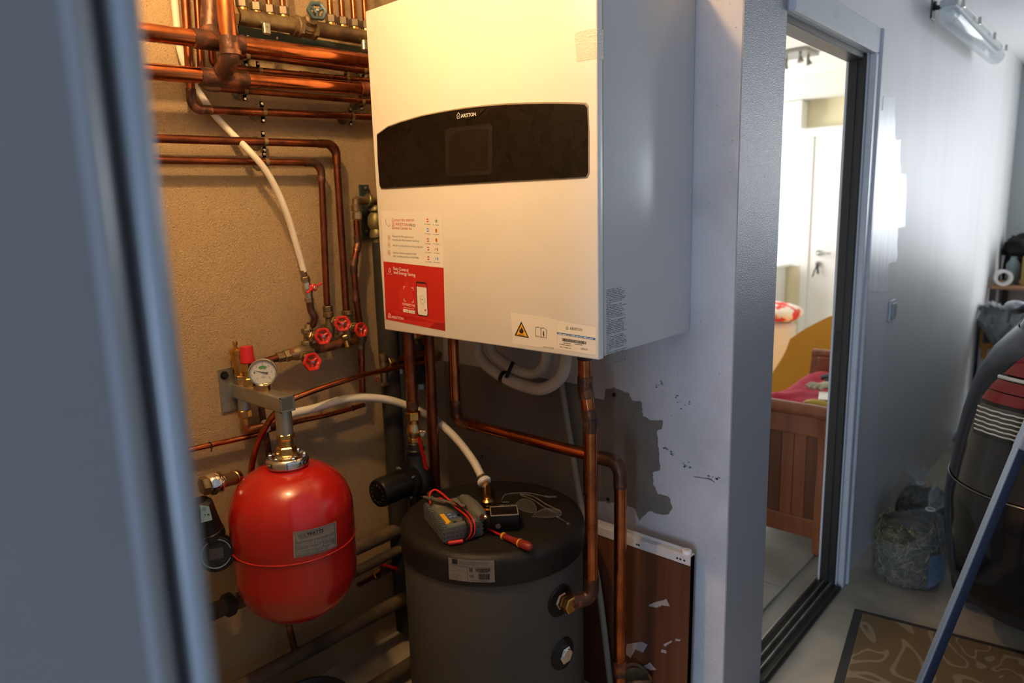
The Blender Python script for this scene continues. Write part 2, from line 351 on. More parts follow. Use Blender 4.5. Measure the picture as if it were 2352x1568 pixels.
# doorway: painted casing, dark aluminium sliding-frame and track
fr = thing('door_1', 'grey painted door frame with dark aluminium sliding track', 'door frame', (DX1, YG, 0)); fr['kind'] = 'structure'; del fr['category']
b = BM(); box2(b, (DX0-0.0, YG-0.022, DH), (DX1+0.075, YG, DH+0.085), 0.004); obj('head_casing', b, frame_paint, fr)
b = BM(); box2(b, (DX1+0.012, YG-0.022, 0), (DX1+0.05, YG, DH+0.0), 0.003); obj('side_casing', b, frame_paint, fr)
b = BM(); box2(b, (DX1+0.05, YG-0.03, 0), (DX1+0.075, YG, DH+0.085), 0.004); obj('casing_bead', b, frame_paint, fr)
b = BM(); box2(b, (DX1-0.012, YG+0.004, 0.0), (DX1+0.012, YG+0.062, DH-0.0), 0.003); box2(b, (DX1-0.020, YG+0.03, 0), (DX1+0.0, YG+0.04, DH)); obj('jamb_profile', b, dark_alu, fr)
b = BM(); box2(b, (DX0, YG+0.01, DH-0.02), (DX1, YG+0.07, DH), 0.002); obj('head_profile', b, dark_alu, fr)
b = BM(); box2(b, (DX0, YG-0.02, 0.0), (DX1, YG+0.08, 0.012), 0.002); obj('sill_plate', b, dark_alu, fr)
for yy, hh, mm in ((YG-0.012, 0.02, dark_alu), (YG+0.016, 0.026, alu), (YG+0.042, 0.026, alu), (YG+0.072, 0.03, M('worn_aluminium', (0.6, 0.57, 0.5), 0.3, 0.9))):
    b = BM(); box2(b, (DX0, yy-0.003, 0.0), (DX1-0.012, yy+0.003, hh), 0.001); obj('track_rail', b, mm, fr)
p = AY(1940, 790, YG-0.001); b = BM(); box2(b, (DX1-0.0215, YG+0.036, 0.955), (DX1-0.0195, YG+0.052, 1.03)); obj('lock_keep', b, ink, fr)

# open door leaf close to the camera
lf = thing('door_2', 'blue-grey painted metal door leaf standing open, with a double ridged edge', 'door', (0.165, 0.392, 0.0)); lf['kind'] = 'structure'; del lf['category']
ex, ey = 0.156, 0.392
b = BM(); box2(b, (ex-0.80, ey, 0.012), (ex-0.035, ey+0.038, 2.35)); obj('leaf_panel', b, leaf_paint, lf, smooth=False)
b = BM(); tube(b, [(ex-0.030, ey+0.012, 0.012), (ex-0.030, ey+0.012, 2.35)], 0.0125, 18); obj('edge_ridge', b, M('ridge_sky_sheen', (0.26, 0.28, 0.31), 0.28, spec=0.7), lf)  # bluer, brighter colour paints the sky's reflection on both ridges
b = BM(); box2(b, (ex-0.035, ey+0.022, 0.012), (ex, ey+0.038, 2.35), 0.003); obj('edge_channel', b, leaf_paint, lf)
b = BM(); tube(b, [(ex-0.002, ey+0.013, 0.012), (ex-0.002, ey+0.013, 2.35)], 0.009, 18); obj('edge_ridge', b, M('ridge_sky_sheen', (0.26, 0.28, 0.31), 0.28, spec=0.7), lf)

# bedroom shell
b = BM(); box2(b, (DX0, 4.2, 0), (4.7, 4.3, 2.6)); box2(b, (6.4, 4.2, 0), (6.85, 4.3, 2.6)); box2(b, (4.7, 4.2, 2.35), (6.4, 4.3, 2.6)); box2(b, (4.7, 4.2, 0), (6.4, 4.3, 0.3)); struct('wall_bedroom_left', b, white_wall, smooth=False)
b = BM()
for a_, b_ in (((6.7, YG+WT, 0), (6.85, 2.42, 2.6)), ((6.7, 3.72, 0), (6.85, 4.2, 2.6)), ((6.7, 2.42, 0), (6.85, 3.72, 0.95)), ((6.7, 2.42, 2.2), (6.85, 3.72, 2.6))): box2(b, a_, b_)
wf = struct('wall_bedroom_far', b, cream, smooth=False)
b = BM(); box2(b, (DX0, YG+WT, 2.6), (6.85, 4.3, 2.7)); struct('ceiling_bedroom', b, white_wall, smooth=False)
b = BM(); box2(b, (6.35, YG+WT, 2.42), (6.7, 4.2, 2.6)); struct('trim_1', b, white_wall, smooth=False)
b = BM(); box2(b, (6.685, YG+WT, 0.0), (6.7, 1.96, 0.10)); box2(b, (6.685, 2.40, 0.0), (6.7, 4.2, 0.10)); struct('baseboard_far', b, M('dark_skirting', (0.05, 0.05, 0.05), 0.5), smooth=False)
bf = BM(); box2(bf, (DX0, YG+WT, 0.0), (6.7, 4.2, 0.004)); fb = struct('floor_bedroom', bf, M('tile_grout', (0.25, 0.24, 0.21), 0.8), smooth=False)
tb = BM(); box2(tb, (-0.298, -0.298, 0), (0.298, 0.298, 0.008), 0.002); tme = bpy.data.meshes.new('tile'); tb.to_mesh(tme); tb.free(); tme.materials.append(tile_m)
for i in range(8):
    for j in range(6):
        cx = DX0+0.30+0.6*i; cy = YG+0.45+0.6*j
        if cx > 6.7 or cy > 4.1: continue
        o = bpy.data.objects.new('tile', tme); COL.objects.link(o); o.parent = fb; o.location = Vector((cx, cy, 0.004))-fb.location
dr = thing('door_3', 'white panel door with lever handle and hanging keys in the far room', 'door', (6.7, 2.17, 0)); dr['kind'] = 'structure'; del dr['category']
b = BM(); box2(b, (6.66, 1.45, 0.01), (6.70, 2.29, 2.10), 0.004); obj('door_panel', b, white_door, dr)
b = BM(); box2(b, (6.65, 2.29, 0), (6.70, 2.36, 2.099), 0.004); box2(b, (6.65, 1.38, 2.10), (6.70, 2.36, 2.18), 0.004); obj('door_casing', b, white_door, dr)
p = Vector((6.655, 2.20, 1.065)); b = BM(); cyl(b, p+Vector((0.0, 0, 0)), p+Vector((-0.012, 0, 0)), 0.025, 16); tube(b, fillet([p, p+Vector((-0.05, 0, 0)), p+Vector((-0.05, -0.12, 0))], 0.012, 5), 0.009, 10); obj('lever_handle', b, steel, dr)
b = BM(); cyl(b, p+Vector((0, 0, -0.10)), p+Vector((-0.012, 0, -0.10)), 0.024, 16); obj('lock_rose', b, steel, dr)
b = BM(); tube(b, [p+Vector((-0.02, 0, -0.1)), p+Vector((-0.03, 0.02, -0.16)), p+Vector((-0.02, 0.04, -0.22))], 0.006, 8); tube(b, [p+Vector((-0.02, 0, -0.12)), p+Vector((-0.03, -0.01, -0.19))], 0.01, 8); obj('key_bunch', b, ink, dr)
wn = thing('window_1', 'bright white window with roller blind box above', 'window', (6.7, 2.6, 0.95)); wn['kind'] = 'structure'; del wn['category']
b = BM()
for a_, b_ in (((6.69, 2.38, 0.93), (6.74, 2.46, 2.22)), ((6.69, 3.68, 0.93), (6.74, 3.76, 2.22)), ((6.69, 2.46, 0.93), (6.74, 3.68, 1.0)), ((6.69, 2.46, 2.15), (6.74, 3.68, 2.22)), ((6.69, 3.04, 1.0), (6.74, 3.1, 2.15))): box2(b, a_, b_, 0.004)
obj('window_frame', b, white_door, wn)
b = BM(); box2(b, (6.54, 2.37, 2.17), (6.69, 3.8, 2.415), 0.006); obj('blind_box', b, white_door, wn)
b = BM(); box2(b, (6.715, 2.46, 1.0), (6.72, 3.68, 2.15)); obj('pane', b, glass_cover, wn, smooth=False)
wn2 = thing('window_2', 'wide garage end window with a plain white frame', 'window', (6.45, -1.15, 0.7)); wn2['kind'] = 'structure'; del wn2['category']
b = BM()
for a_, b_ in (((6.41, -2.3, 0.7), (6.48, -2.23, 2.2)), ((6.41, -0.07, 0.7), (6.48, 0.0, 2.2)), ((6.41, -2.23, 0.7), (6.48, -0.07, 0.77)), ((6.41, -2.23, 2.13), (6.48, -0.07, 2.2))): box2(b, a_, b_, 0.004)
obj('window_frame', b, white_door, wn2)

# ================================================================== boiler
XF = 1.278; BY0, BY1, BZ0, BZ1 = 0.893, 1.672, 1.170, 2.06
bo = thing('boiler', 'large white wall-hung boiler with a black arched display strip', 'boiler', (1.5, 1.28, BZ0))
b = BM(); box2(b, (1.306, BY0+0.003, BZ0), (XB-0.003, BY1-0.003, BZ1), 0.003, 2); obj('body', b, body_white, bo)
b = BM(); box2(b, (1.299, BY0+0.008, BZ0+0.005), (1.308, BY1-0.008, BZ1-0.005)); obj('seam_gap_shade', b, ink, bo, smooth=False)  # black filler painted as the shade in the gap behind the cover
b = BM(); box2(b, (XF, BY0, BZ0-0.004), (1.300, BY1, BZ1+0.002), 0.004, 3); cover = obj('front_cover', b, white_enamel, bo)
def FR(x, y, d=0.0): return AX(x, y, XF-d)
arc = [(867, 304), (893, 292), (922, 281.5), (972, 267), (1024, 257), (1072, 249.5), (1122, 244), (1165, 241), (1207, 239.3), (1250, 238.5), (1289, 238.6), (1330, 239.5)]
def strip_poly(grow, d):
    pts = [FR(x, y, d) for x, y in [(868, 310)]+arc[1:]+[(1344, 240.5), (1349, 247), (1351, 300), (1351, 396), (1346, 405), (1330, 406.5), (1100, 419), (890, 431.5), (878, 431.5), (874, 424), (870, 370)]]
    c = sum(pts, Vector())/len(pts)
    out = []
    for p in pts:
        v = p-c; v.x = 0; out.append(p+Vector((0, math.copysign(grow, v.y), math.copysign(grow, v.z))))
    return out
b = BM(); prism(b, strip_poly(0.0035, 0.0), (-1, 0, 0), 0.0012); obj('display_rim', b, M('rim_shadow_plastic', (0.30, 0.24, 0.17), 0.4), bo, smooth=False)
b = BM(); prism(b, strip_poly(0.0, 0.0), (-1, 0, 0), 0.004); disp = obj('display_strip', b, black_gloss, bo, smooth=False)
def sheet(name, poly, d, mat, parent, th=0.0005):
    b = BM(); prism(b, [FR(x, y, d) for x, y in poly], (-1, 0, 0), th); return obj(name, b, mat, parent, smooth=False)
sheet('screen_surround', [(1022, 300), (1030, 294), (1126, 284), (1131, 290), (1130, 396), (1124, 401), (1030, 405), (1024, 400)], 0.004, M('screen_frame', (0.010, 0.007, 0.005), 0.45, spec=0.3), bo)
sheet('screen', [(1030, 330), (1036, 312), (1050, 303), (1075, 298), (1120, 297), (1120, 390), (1034, 396)], 0.0046, M('screen_dark', (0.008, 0.005, 0.004), 0.2), bo)
sheet('badge', [(1026, 262), (1040, 257), (1112, 248.5), (1117, 249), (1100, 266), (1085, 273), (1060, 275), (1040, 271)], 0.004, M('badge_black', (0.006, 0.006, 0.006), 0.15), bo, 0.0015)
def ftext(s, p0, p1, mat, d=0.0, bold=0.0, parent=None, height=None, name='lettering'):
    a = FR(p0[0], p0[1], d); e = FR(p1[0], p1[1], d); wdt = a.y-e.y; sl = (e.z-a.z)/wdt
    return lettering(s, lambda u, v: Vector((XF-d, a.y-u, a.z+v+sl*u)), 0, 0, wdt, mat, parent or bo, bold, height, name)
def house(cx, cy, hpx, mat, d, parent=None, lw=0.0009, dot=True):
    p = FR(cx, cy, d); q = FR(cx, cy+hpx, d); h = (p.z-q.z)
    pts = [p+Vector((0, y*h, z*h)) for y, z in ((0.36, -0.5), (0.36, 0.14), (0.0, 0.5), (-0.36, 0.14), (-0.36, -0.5), (0.36, -0.5))]
    b = BM(); tube(b, pts, h*0.055, 4)
    if dot: sphere(b, p+Vector((0, 0, -0.14*h)), h*0.13, (0.3, 1, 1), 1)
    return obj('house_emblem', b, mat, parent or bo, smooth=False)
ftext('ARISTON', (1059, 270), (1093, 266), ink_white, 0.0058, 0.008, height=0.0085); house(1053, 265, 13, ink_white, 0.006)
# service sticker (upper white half)
sticker = sheet('service_sticker', [(877, 484), (1016, 487), (1019, 615), (881, 600)], 0.0, M('sticker_white', (0.81, 0.78, 0.73), 0.32), bo)
ftext('Contact the nearest', (900, 508), (951, 508), ink_red, 0.0008, 0.004, height=0.0085)
ftext('ARISTON', (908, 517), (938, 519.5), ink_red, 0.0008, 0.012, height=0.0075); ftext('PRO', (940, 520), (954, 521), ink, 0.0008, 0.008, height=0.0075); house(903, 513, 10, ink_red, 0.0008)
ftext('Service Center to:', (900, 526), (946, 528), ink_red, 0.0008, 0.004, height=0.0085)
hs = [FR(x, y, 0.0009) for x, y in [(886, 503), (885, 509), (888, 515), (893, 520), (896, 518), (894, 514)]]
b = BM(); tube(b, hs, 0.0006, 4); obj('handset_icon', b, ink_red, bo, smooth=False)
for yy, lines in ((546, (('Request the first ignition and', 901, 949, 544), ('activate your free standard warranty', 901, 963, 552))), (562, (('Ask for our extended warranty programs', 902, 971, 565),)), (580, (('Add the remote assistance with', 902, 956, 582), ('24/7 real-time product monitoring', 903, 961, 590)))):
    p = FR(893.5, yy, 0.0009); b = BM(); tube(b, [p+Vector((0, 0.0052*math.cos(a), 0.0075*math.sin(a))) for a in [i*PI/8 for i in range(17)]], 0.0004, 4); tube(b, [p+Vector((0, 0.0022*math.cos(a), 0.0032*math.sin(a))) for a in [i*PI/5 for i in range(11)]], 0.0004, 4); obj('round_icon', b, ink_red, bo, smooth=False)
    for s, x0, x1, y in lines: ftext(s, (x0, y), (x1, y+(x1-x0)*0.06), ink_grey, 0.0008, 0.004, height=0.0056)
flags = [(982, 506, ink_red), (1001.5, 507.5, ink_green), (982.5, 528, ink_blue), (1002, 529.5, ink_yellow), (983, 551, ink_red), (1002.5, 551.5, ink_yellow), (983.5, 571, ink_red), (1003, 572.5, ink_red), (984, 592.5, ink_red), (1003.5, 594, ink_blue)]
for i, (x, y, mm) in enumerate(flags):
    p = FR(x, y, 0.0008); r = 0.0052
    b = BM(); prism(b, [p+Vector((0, r*0.9*math.cos(a), r*math.sin(a))) for a in [k*PI/6 for k in range(12)]], (-1, 0, 0), 0.0003); f = obj('flag_dot', b, mm, bo, smooth=False)
    b = BM(); box2(b, p+Vector((-0.0006, -0.0016, -r*0.95)), p+Vector((-0.0003, 0.0016, r*0.95))) if i % 2 else box2(b, p+Vector((-0.0006, -r*0.85, -0.0016)), p+Vector((-0.0003, r*0.85, 0.0016)))
    obj('stripe', b, ink_white if i not in (3, 5) else ink_darkred, f, smooth=False)
    ftext('xxx xxxxxxx', (x-7, y+9), (x+7, y+10), ink_grey, 0.0008, 0, height=0.0022, name='small_print')
# red app sticker (lower half)
app = sheet('app_sticker', [(881, 600), (1019, 615), (1022.5, 760), (886.5, 733)], 0.0, M('sticker_red', (0.50, 0.016, 0.012), 0.38), bo)
sheet('sticker_band', [(886, 712), (905, 712), (1022, 741), (1022.5, 760), (886.5, 733)], 0.0005, ink_red, bo, 0.0002)
sheet('sticker_peak', [(885.5, 716), (894.5, 706), (904, 716), (960, 730), (1000, 740), (1022, 742), (1022, 745), (886, 726)], 0.0006, M('sticker_red2', (0.46, 0.012, 0.010), 0.4), bo, 0.0002)
sheet('sticker_corner', [(1000, 740), (1022, 742), (1022.5, 759), (985, 752)], 0.0008, ink_darkred, bo, 0.0002)
sheet('house_ghost', [(916, 668), (934, 648), (948, 666), (950, 716), (918, 712)], 0.0006, M('sticker_red3', (0.58, 0.025, 0.018), 0.4), bo, 0.0002)
ftext('Easy Control', (904, 619), (938, 624), ink_white, 0.0009, 0.012, height=0.0088)
ftext('and Energy Saving', (904.5, 628), (954, 635), ink_white, 0.0009, 0.010, height=0.0088)
sheet('app_icon', [(890.5, 611), (899, 612), (899.5, 627), (891, 626)], 0.0009, ink_red, bo, 0.0003); house(895, 620, 9, ink_white, 0.0013, dot=False)
ftext('Ariston NET', (890, 629), (901, 630.5), ink_white, 0.0009, 0, height=0.0022)
# the framing corners of the scan square (its code is left out)
for (cx, cy, sx, sy) in ((927, 658, 1, 1), (949, 661, -1, 1), (928.5, 691, 1, -1), (950, 694, -1, -1)):
    p = FR(cx, cy, 0.0009); s = 0.0075
    b = BM(); box2(b, p+Vector((0, 0, -0.0008)), p+Vector((-0.0003, -s*sx, 0.0008))); box2(b, p+Vector((0, -0.0007, 0)), p+Vector((-0.0003, 0.0007, -s*sy))); obj('corner_mark', b, ink_white, bo, smooth=False)
ftext('CONNECT ME', (924.5, 700), (953, 705), ink_white, 0.0009, 0.014, height=0.0065)
ftext('xxxxxxxx xxxxxxx xxx xxx', (927, 706), (951, 710), ink_white, 0.0009, 0, height=0.0022, name='small_print')
for x0, x1, y0, s in ((926, 938, 709, 'App Store'), (939, 953, 711.5, 'Google Play')):
    sheet('store_badge', [(x0, y0), (x1, y0+2), (x1+0.3, y0+9), (x0+0.3, y0+7)], 0.0009, ink_white, bo, 0.0003); ftext(s, (x0+4, y0+5.5), (x1-1, y0+7), ink, 0.0013, 0, height=0.0028)
sheet('phone', [(955.5, 650), (957, 646), (977, 648.5), (980, 652), (983.5, 722), (981, 727), (962, 724), (958.5, 719)], 0.0009, ink, bo, 0.0004)
sheet('phone_screen', [(957, 658), (979.5, 660.5), (982, 720), (980, 725), (962, 722), (960, 718)], 0.0014, label_white, bo, 0.0002)
sheet('phone_header', [(957, 650), (979, 652.5), (979.5, 660.5), (957, 658)], 0.0014, ink_red, bo, 0.0002)
p = FR(970, 688, 0.0018); b = BM(); tube(b, [p+Vector((0, 0.0095*math.cos(a), 0.012*math.sin(a))) for a in [i*PI/10 for i in range(21)]], 0.0004, 4); obj('dial_ring', b, ink_grey, bo, smooth=False)
ftext('19.', (967, 689), (973, 690), ink, 0.0017, 0.01, height=0.0045)
p = FR(977, 712, 0.0018); b = BM(); cyl(b, p, p+Vector((-0.0003, 0, 0)), 0.003, 12); obj('phone_button', b, ink_red, bo)
ftext('ARISTON', (899, 730), (927, 734.5), ink_white, 0.0011, 0.008, height=0.0075); house(894.5, 724, 10, ink_white, 0.0012)
# warning stickers
sheet('warning_sheet', [(1173, 717), (1278, 734), (1280, 803), (1178, 788)], 0.0, M('sticker_white2', (0.81, 0.78, 0.73), 0.32), bo, 0.0003)
sheet('warning_triangle', [(1197.5, 738), (1215, 776), (1182, 770)], 0.0004, ink, bo, 0.0003)
sheet('triangle_field', [(1197.7, 744), (1211.3, 773), (1186, 768.5)], 0.0008, ink_yellow, bo, 0.0003)
sheet('flame_mark', [(1194, 764), (1192.5, 759), (1195, 755), (1196.5, 757), (1197.5, 751), (1201, 756), (1202.5, 760), (1201.5, 765), (1198, 766)], 0.0012, ink, bo, 0.0002)
sheet('flame_bar', [(1191.5, 767), (1204, 769.3), (1204, 770.8), (1191.5, 768.5)], 0.0012, ink, bo, 0.0002)
for loop in ([(1230, 752), (1236, 750.5), (1242, 753.5), (1242.5, 774.5), (1236, 771.5), (1230.5, 773), (1230, 752)], [(1242, 753.5), (1248, 752.5), (1255, 757), (1255, 777), (1249, 773.5), (1242.5, 774.5)]):
    b = BM(); tube(b, [FR(x, y, 0.0006) for x, y in loop], 0.0006, 4); obj('booklet_icon', b, ink, bo, smooth=False)
ftext('i', (1247, 771), (1250, 771.5), ink, 0.0006, 0.03, height=0.012)
ftext('420061015900', (1247.5, 798), (1272, 802), ink_grey, 0.0005, 0, height=0.0042)
sheet('rating_sticker', [(1278, 736), (1368, 752), (1369, 815), (1281, 801)], 0.0, M('sticker_white3', (0.81, 0.78, 0.73), 0.32), bo, 0.0003)
ftext('ARISTON', (1309, 757), (1337, 760.5), ink, 0.0005, 0.006, height=0.0062); house(1302.5, 753, 7.5, ink, 0.0006, lw=0.0005)
sheet('blue_band', [(1279.5, 762.5), (1367, 776), (1367, 781), (1279.5, 767)], 0.0005, ink_blue, bo, 0.0002)
ftext('xxxxxx xxxxxxxx xxxx x xxxxxxx xxxxx xxxxx x xxxxx xx xxxxxxx', (1283, 766.8), (1363, 779.2), ink_white, 0.0009, 0, height=0.0028, name='small_print')
def barcode(p0, p1, hpx, n, d, fn=None, name='barcode'):
    b = BM(); t = 0.0
    while t < 0.985:
        wv = random.choice((0.006, 0.009, 0.014, 0.02)); x0 = p0[0]+(p1[0]-p0[0])*t; y0 = p0[1]+(p1[1]-p0[1])*t; x1 = p0[0]+(p1[0]-p0[0])*(t+wv)
        prism(b, [FR(x0, y0, d), FR(x1, y0, d), FR(x1, y0+hpx, d), FR(x0, y0+hpx, d)], (-1, 0, 0), 0.0002); t += wv+random.choice((0.006, 0.01, 0.016))
    return obj(name, b, ink, bo, smooth=False)
barcode((1291, 776), (1348, 784.5), 7, 40, 0.0005)
ftext('xxxxxxxxxxxxx', (1294, 788), (1312, 790.5), ink_grey, 0.0005, 0, height=0.003, name='small_print'); ftext('xxxxxxxxxxxxx', (1320, 791), (1338, 793.5), ink_grey, 0.0005, 0, height=0.003, name='small_print')
ftext('xx xxxxxxxxx xxxxxxxxx xx', (1285, 791), (1313, 795.5), ink_grey, 0.0005, 0, height=0.003, name='small_print'); ftext('xxxx xx xxxxxxx xxx', (1286, 797), (1312, 801), ink_grey, 0.0005, 0, height=0.003, name='small_print')
sheet('overprint_label', [(1326, 795), (1356, 800), (1356.5, 814), (1326.5, 808)], 0.0005, label_white, bo, 0.0003)
ftext('21813313', (1334, 802.5), (1350, 805), ink, 0.0010, 0.02, height=0.0045)
# clear parcel tape near the right edge
tapem = M('fibre_tape', (0.72, 0.67, 0.56), 0.3, 0, bump=0.3, bs=240)
b = BM(); prism(b, [FR(x, y) for x, y in [(1320, 76), (1337, 71), (1366, 65), (1368, 135), (1325, 142)]], (-1, 0, 0), 0.0006); tp = obj('tape_strip', b, tapem, bo, smooth=False)
a_ = FR(1366, 65); z1 = a_.z; z0 = FR(1367, 135).z
b = BM(); box2(b, (XF-0.0005, BY0-0.0008, z0), (1.3005, BY0, z1)); obj('tape_fold', b, tapem, tp, smooth=False)
for k in range(12):
    zz = z0+(z1-z0)*(k+0.5)/12; e0 = FR(1323, 100); b = BM(); box2(b, (XF-0.0009, BY0+0.002, zz-0.0004), (XF-0.0006, e0.y-0.002, zz+0.0004)); obj('tape_thread', b, label_white, tp, smooth=False)
# small print on the side of the body
for k in range(44):
    z = AY(1398, 667, BY0).z - k*0.00405
    if k % 9 == 8: x1 = 1.33
    else: x1 = 1.395+random.uniform(-0.02, 0.005)
    s = ''.join(random.choice('aeinorstlcdmup   ') for _ in range(46 if x1 > 1.35 else 9))
    me = lettering(s.strip() or 'ab', lambda u, v: Vector((1.3135+u, BY0+0.003-0.0006, z+v)), 0, 0, x1-1.3135, ink_grey, bo, 0.01, 0.0026, 'small_print')

# ================================================================== pipes
def run(name, label, pts, r, mat, bend=0.03, fit=None, clips=(), cat='pipe', group=None, seg=14, spline=False, sl=0.016, lip=0.0016, endfit=()):
    """a pipe run; soldered elbows sleeves at each bend, wall clips as parts"""
    pts = [Vector(p) for p in pts]
    path = catmull(pts, 8) if spline else fillet(pts, bend, 8)
    lo = min(pts, key=lambda p: p.z)
    t = thing(name, label, cat, lo, group)
    b = BM(); tube(b, path, r, seg); obj('tube', b, mat, t, angle=50)
    if fit and not spline:
        for i in range(1, len(pts)-1):
            a = (pts[i-1]-pts[i]); e = (pts[i+1]-pts[i]); la, le = a.length, e.length; a.normalize(); e.normalize()
            tl = min(bend/math.tan(a.angle(e)/2), la*0.49, le*0.49)
            el = fillet([pts[i]+a*min(tl+sl, la*0.8), pts[i], pts[i]+e*min(tl+sl, le*0.8)], bend, 8)
            b = BM(); tube(b, el, r+lip, seg); obj('elbow', b, fit, t, angle=50)
    for p, d in endfit:
        b = BM(); sleeve(b, p, d, r, sl*1.6, lip*1.3); obj('coupling', b, fit or mat, t)
    for (p, d) in clips:
        clip(p, d, r, t)
    return t
def clip(p, d, r, parent, wallY=YC, washer=False):
    """two-screw saddle clip round a pipe at p running along d, fixed to the back wall"""
    p = Vector(p); d = Vector(d).normalized(); n = Vector((0, -1, 0)); s = d.cross(n).normalized()
    wv = 0.011; b = BM()
    arc_ = [p+(s*math.cos(a)+n*math.sin(a))*(r+0.0015) for a in [i*PI/10 for i in range(11)]]
    foot = Vector((p.x, p.y, p.z)); offs = -(r+0.0015)
    loop = [arc_[0]-n*0.006+s*0.016, arc_[0]-n*0.006]+arc_+[arc_[-1]-n*0.006, arc_[-1]-n*0.006-s*0.016]
    vs_ = []
    for q in loop: vs_.append((b.verts.new(q-d*wv/2), b.verts.new(q+d*wv/2)))
    for i in range(len(vs_)-1): b.faces.new((vs_[i][0], vs_[i][1], vs_[i+1][1], vs_[i+1][0]))
    bmesh.ops.solidify(b, geom=b.faces[:], thickness=0.0015)
    c = obj('pipe_clip', b, M('clip_brass', (0.40, 0.30, 0.15), 0.4, 0.35), parent)
    for q in (loop[0]-s*0.006, loop[-1]+s*0.006):
        b = BM(); cyl(b, q, q+n*0.004, 0.0042, 10, 0.001); obj('screw', b, steel, c)
    base = Vector((p.x, wallY, p.z)); st = p-n*(r)
    if wallY-p.y > r+0.012:
        b = BM(); cyl(b, base, Vector((p.x, p.y+r, p.z)), 0.005, 10); lathe(b, [(0.019, 0), (0.019, 0.003), (0.012, 0.006)], base, (0, -1, 0), 18); obj('stand_off', b, brass_old, parent)
Wc = lambda x, y, o=0.03: AY(x, y, YC-o)
def ext(p0, p1):
    """carry a run on to the closet's left wall"""
    d = p1-p0; return p0+d*((0.222-p0.x)/d.x)
# two runs that turn down to the valve cluster
p1 = [Wc(330, 317, .052), Wc(771, 331, .052), Wc(796, 726, .052)]; p1[0] = ext(p1[0], p1[1])
run('copper_pipe', 'upper of two slim copper pipes that turn down at an elbow beside the boiler', p1, 0.0110, copper_old, 0.042, copper_old, clips=[(Wc(608, 325, .052), (1, 0, 0))])
p2 = [Wc(330, 367, .048), Wc(737, 374, .048), Wc(751, 700, .048)]; p2[0] = ext(p2[0], p2[1])
run('copper_pipe', 'lower of two slim copper pipes crossing the rough wall and turning down early', p2, 0.0100, copper_old, 0.036, burnt, clips=[(Wc(611, 372, .048), (1, 0, 0))])
p3 = [Wc(421, -60, .05), Wc(441, 251, .05), Wc(880, 270, .05)]
run('copper_pipe', 'dark copper pipe dropping behind the thick pipes and turning along the wall on washer stand-offs', p3, 0.0108, copper_old, 0.032, burnt, clips=[(Wc(605, 257, .05), (1, 0, 0)), (Wc(808, 268, .05), (1, 0, 0))])
p4 = [Wc(449, -60, .04), Wc(464, 200, .04), Wc(880, 236, .04)]
run('copper_pipe', 'thin copper pipe running just below the second thick pipe', p4, 0.0085, copper_old, 0.026, M('verdigris_copper', (0.16, 0.17, 0.10), 0.6, 0.5, (0.2, 0.08, 0.04), 40), clips=[(Wc(563, 209, .04), (1, 0, 0)), (Wc(832, 234, .04), (1, 0, 0))])
p5 = [Wc(478, -60, .045), Wc(489, 152, .045), Wc(700, 172, .045), Wc(880, 188, .045)]
run('copper_pipe', 'thin copper pipe hidden behind the second thick pipe, showing its clip tops', p5, 0.0085, copper_old, 0.022, copper_old, clips=[(Wc(596, 163, .045), (1, 0, 0)), (Wc(797, 182, .045), (1, 0, 0))])
p6 = [Wc(540, 122, .05), Wc(880, 168, .05)]
run('copper_pipe', 'dull copper pipe running straight between the two thick pipes', p6, 0.0100, copper_old, clips=[(Wc(566, 129, .05), (1, 0, 0)), (Wc(836, 162, .05), (1, 0, 0))], endfit=[(Wc(548, 124, .05), (1, 0, 0))])
# thick pipes A and B with tees
YA, YB, YR = 1.765, 1.78, 1.715
pa = [AY(330, 73, YA), AY(870, 143, YA)]; pa[0] = ext(*pa)
t = run('thick_copper_pipe', 'upper thick copper pipe crossing the top of the pipework with a blackened tee', pa, 0.0205, copper)
d_ = (pa[1]-pa[0]).normalized(); tee = AY(492, 94, YA)
b = BM(); sleeve(b, tee+d_*0.01, d_, 0.0205, 0.13, 0.0035); obj('tee_sleeve', b, burnt, t)
b = BM(); tube(b, fillet([tee, tee+Vector((0, 0.02, 0.03)), AY(487, -60, YA+0.03)], 0.02), [0.024]*3+[0.0225]*(len(fillet([tee, tee+Vector((0, 0.02, 0.03)), AY(487, -60, YA+0.03)], 0.02))-3), 14); obj('branch', b, burnt, t)
pb = [AY(330, 163, YB), AY(870, 207, YB)]; pb[0] = ext(*pb)
t = run('thick_copper_pipe', 'lower thick copper pipe joined by a swept branch from the thick riser', pb, 0.0195, copper)
d_ = (pb[1]-pb[0]).normalized(); tee = AY(505, 179, YB)
b = BM(); sleeve(b, tee+d_*0.01, d_, 0.0195, 0.125, 0.0035); obj('tee_sleeve', b, burnt, t)
b = BM(); sleeve(b, AY(835, 205, YB), d_, 0.0195, 0.03, 0.003); obj('coupling', b, burnt, t)
ris = [AY(508, -80, YR), AY(530, 132, YR), tee+Vector((0, 0, 0.0))]
fp = fillet(ris, 0.035, 8)
t = thing('copper_riser', 'thick bright copper riser crossing in front of the upper thick pipe', 'pipe', tee)
b = BM(); tube(b, fp, 0.0205, 16); obj('tube', b, copper, t, angle=50)
el = [AY(525, 84, YR)]+fp[1:]
b = BM(); tube(b, el, 0.0235, 16); obj('elbow', b, burnt, t, angle=50)
b = BM(); sleeve(b, AY(530, 122, YR), ris[1]-ris[0], 0.0225, 0.012, 0.0035); obj('solder_lip', b, burnt, t)

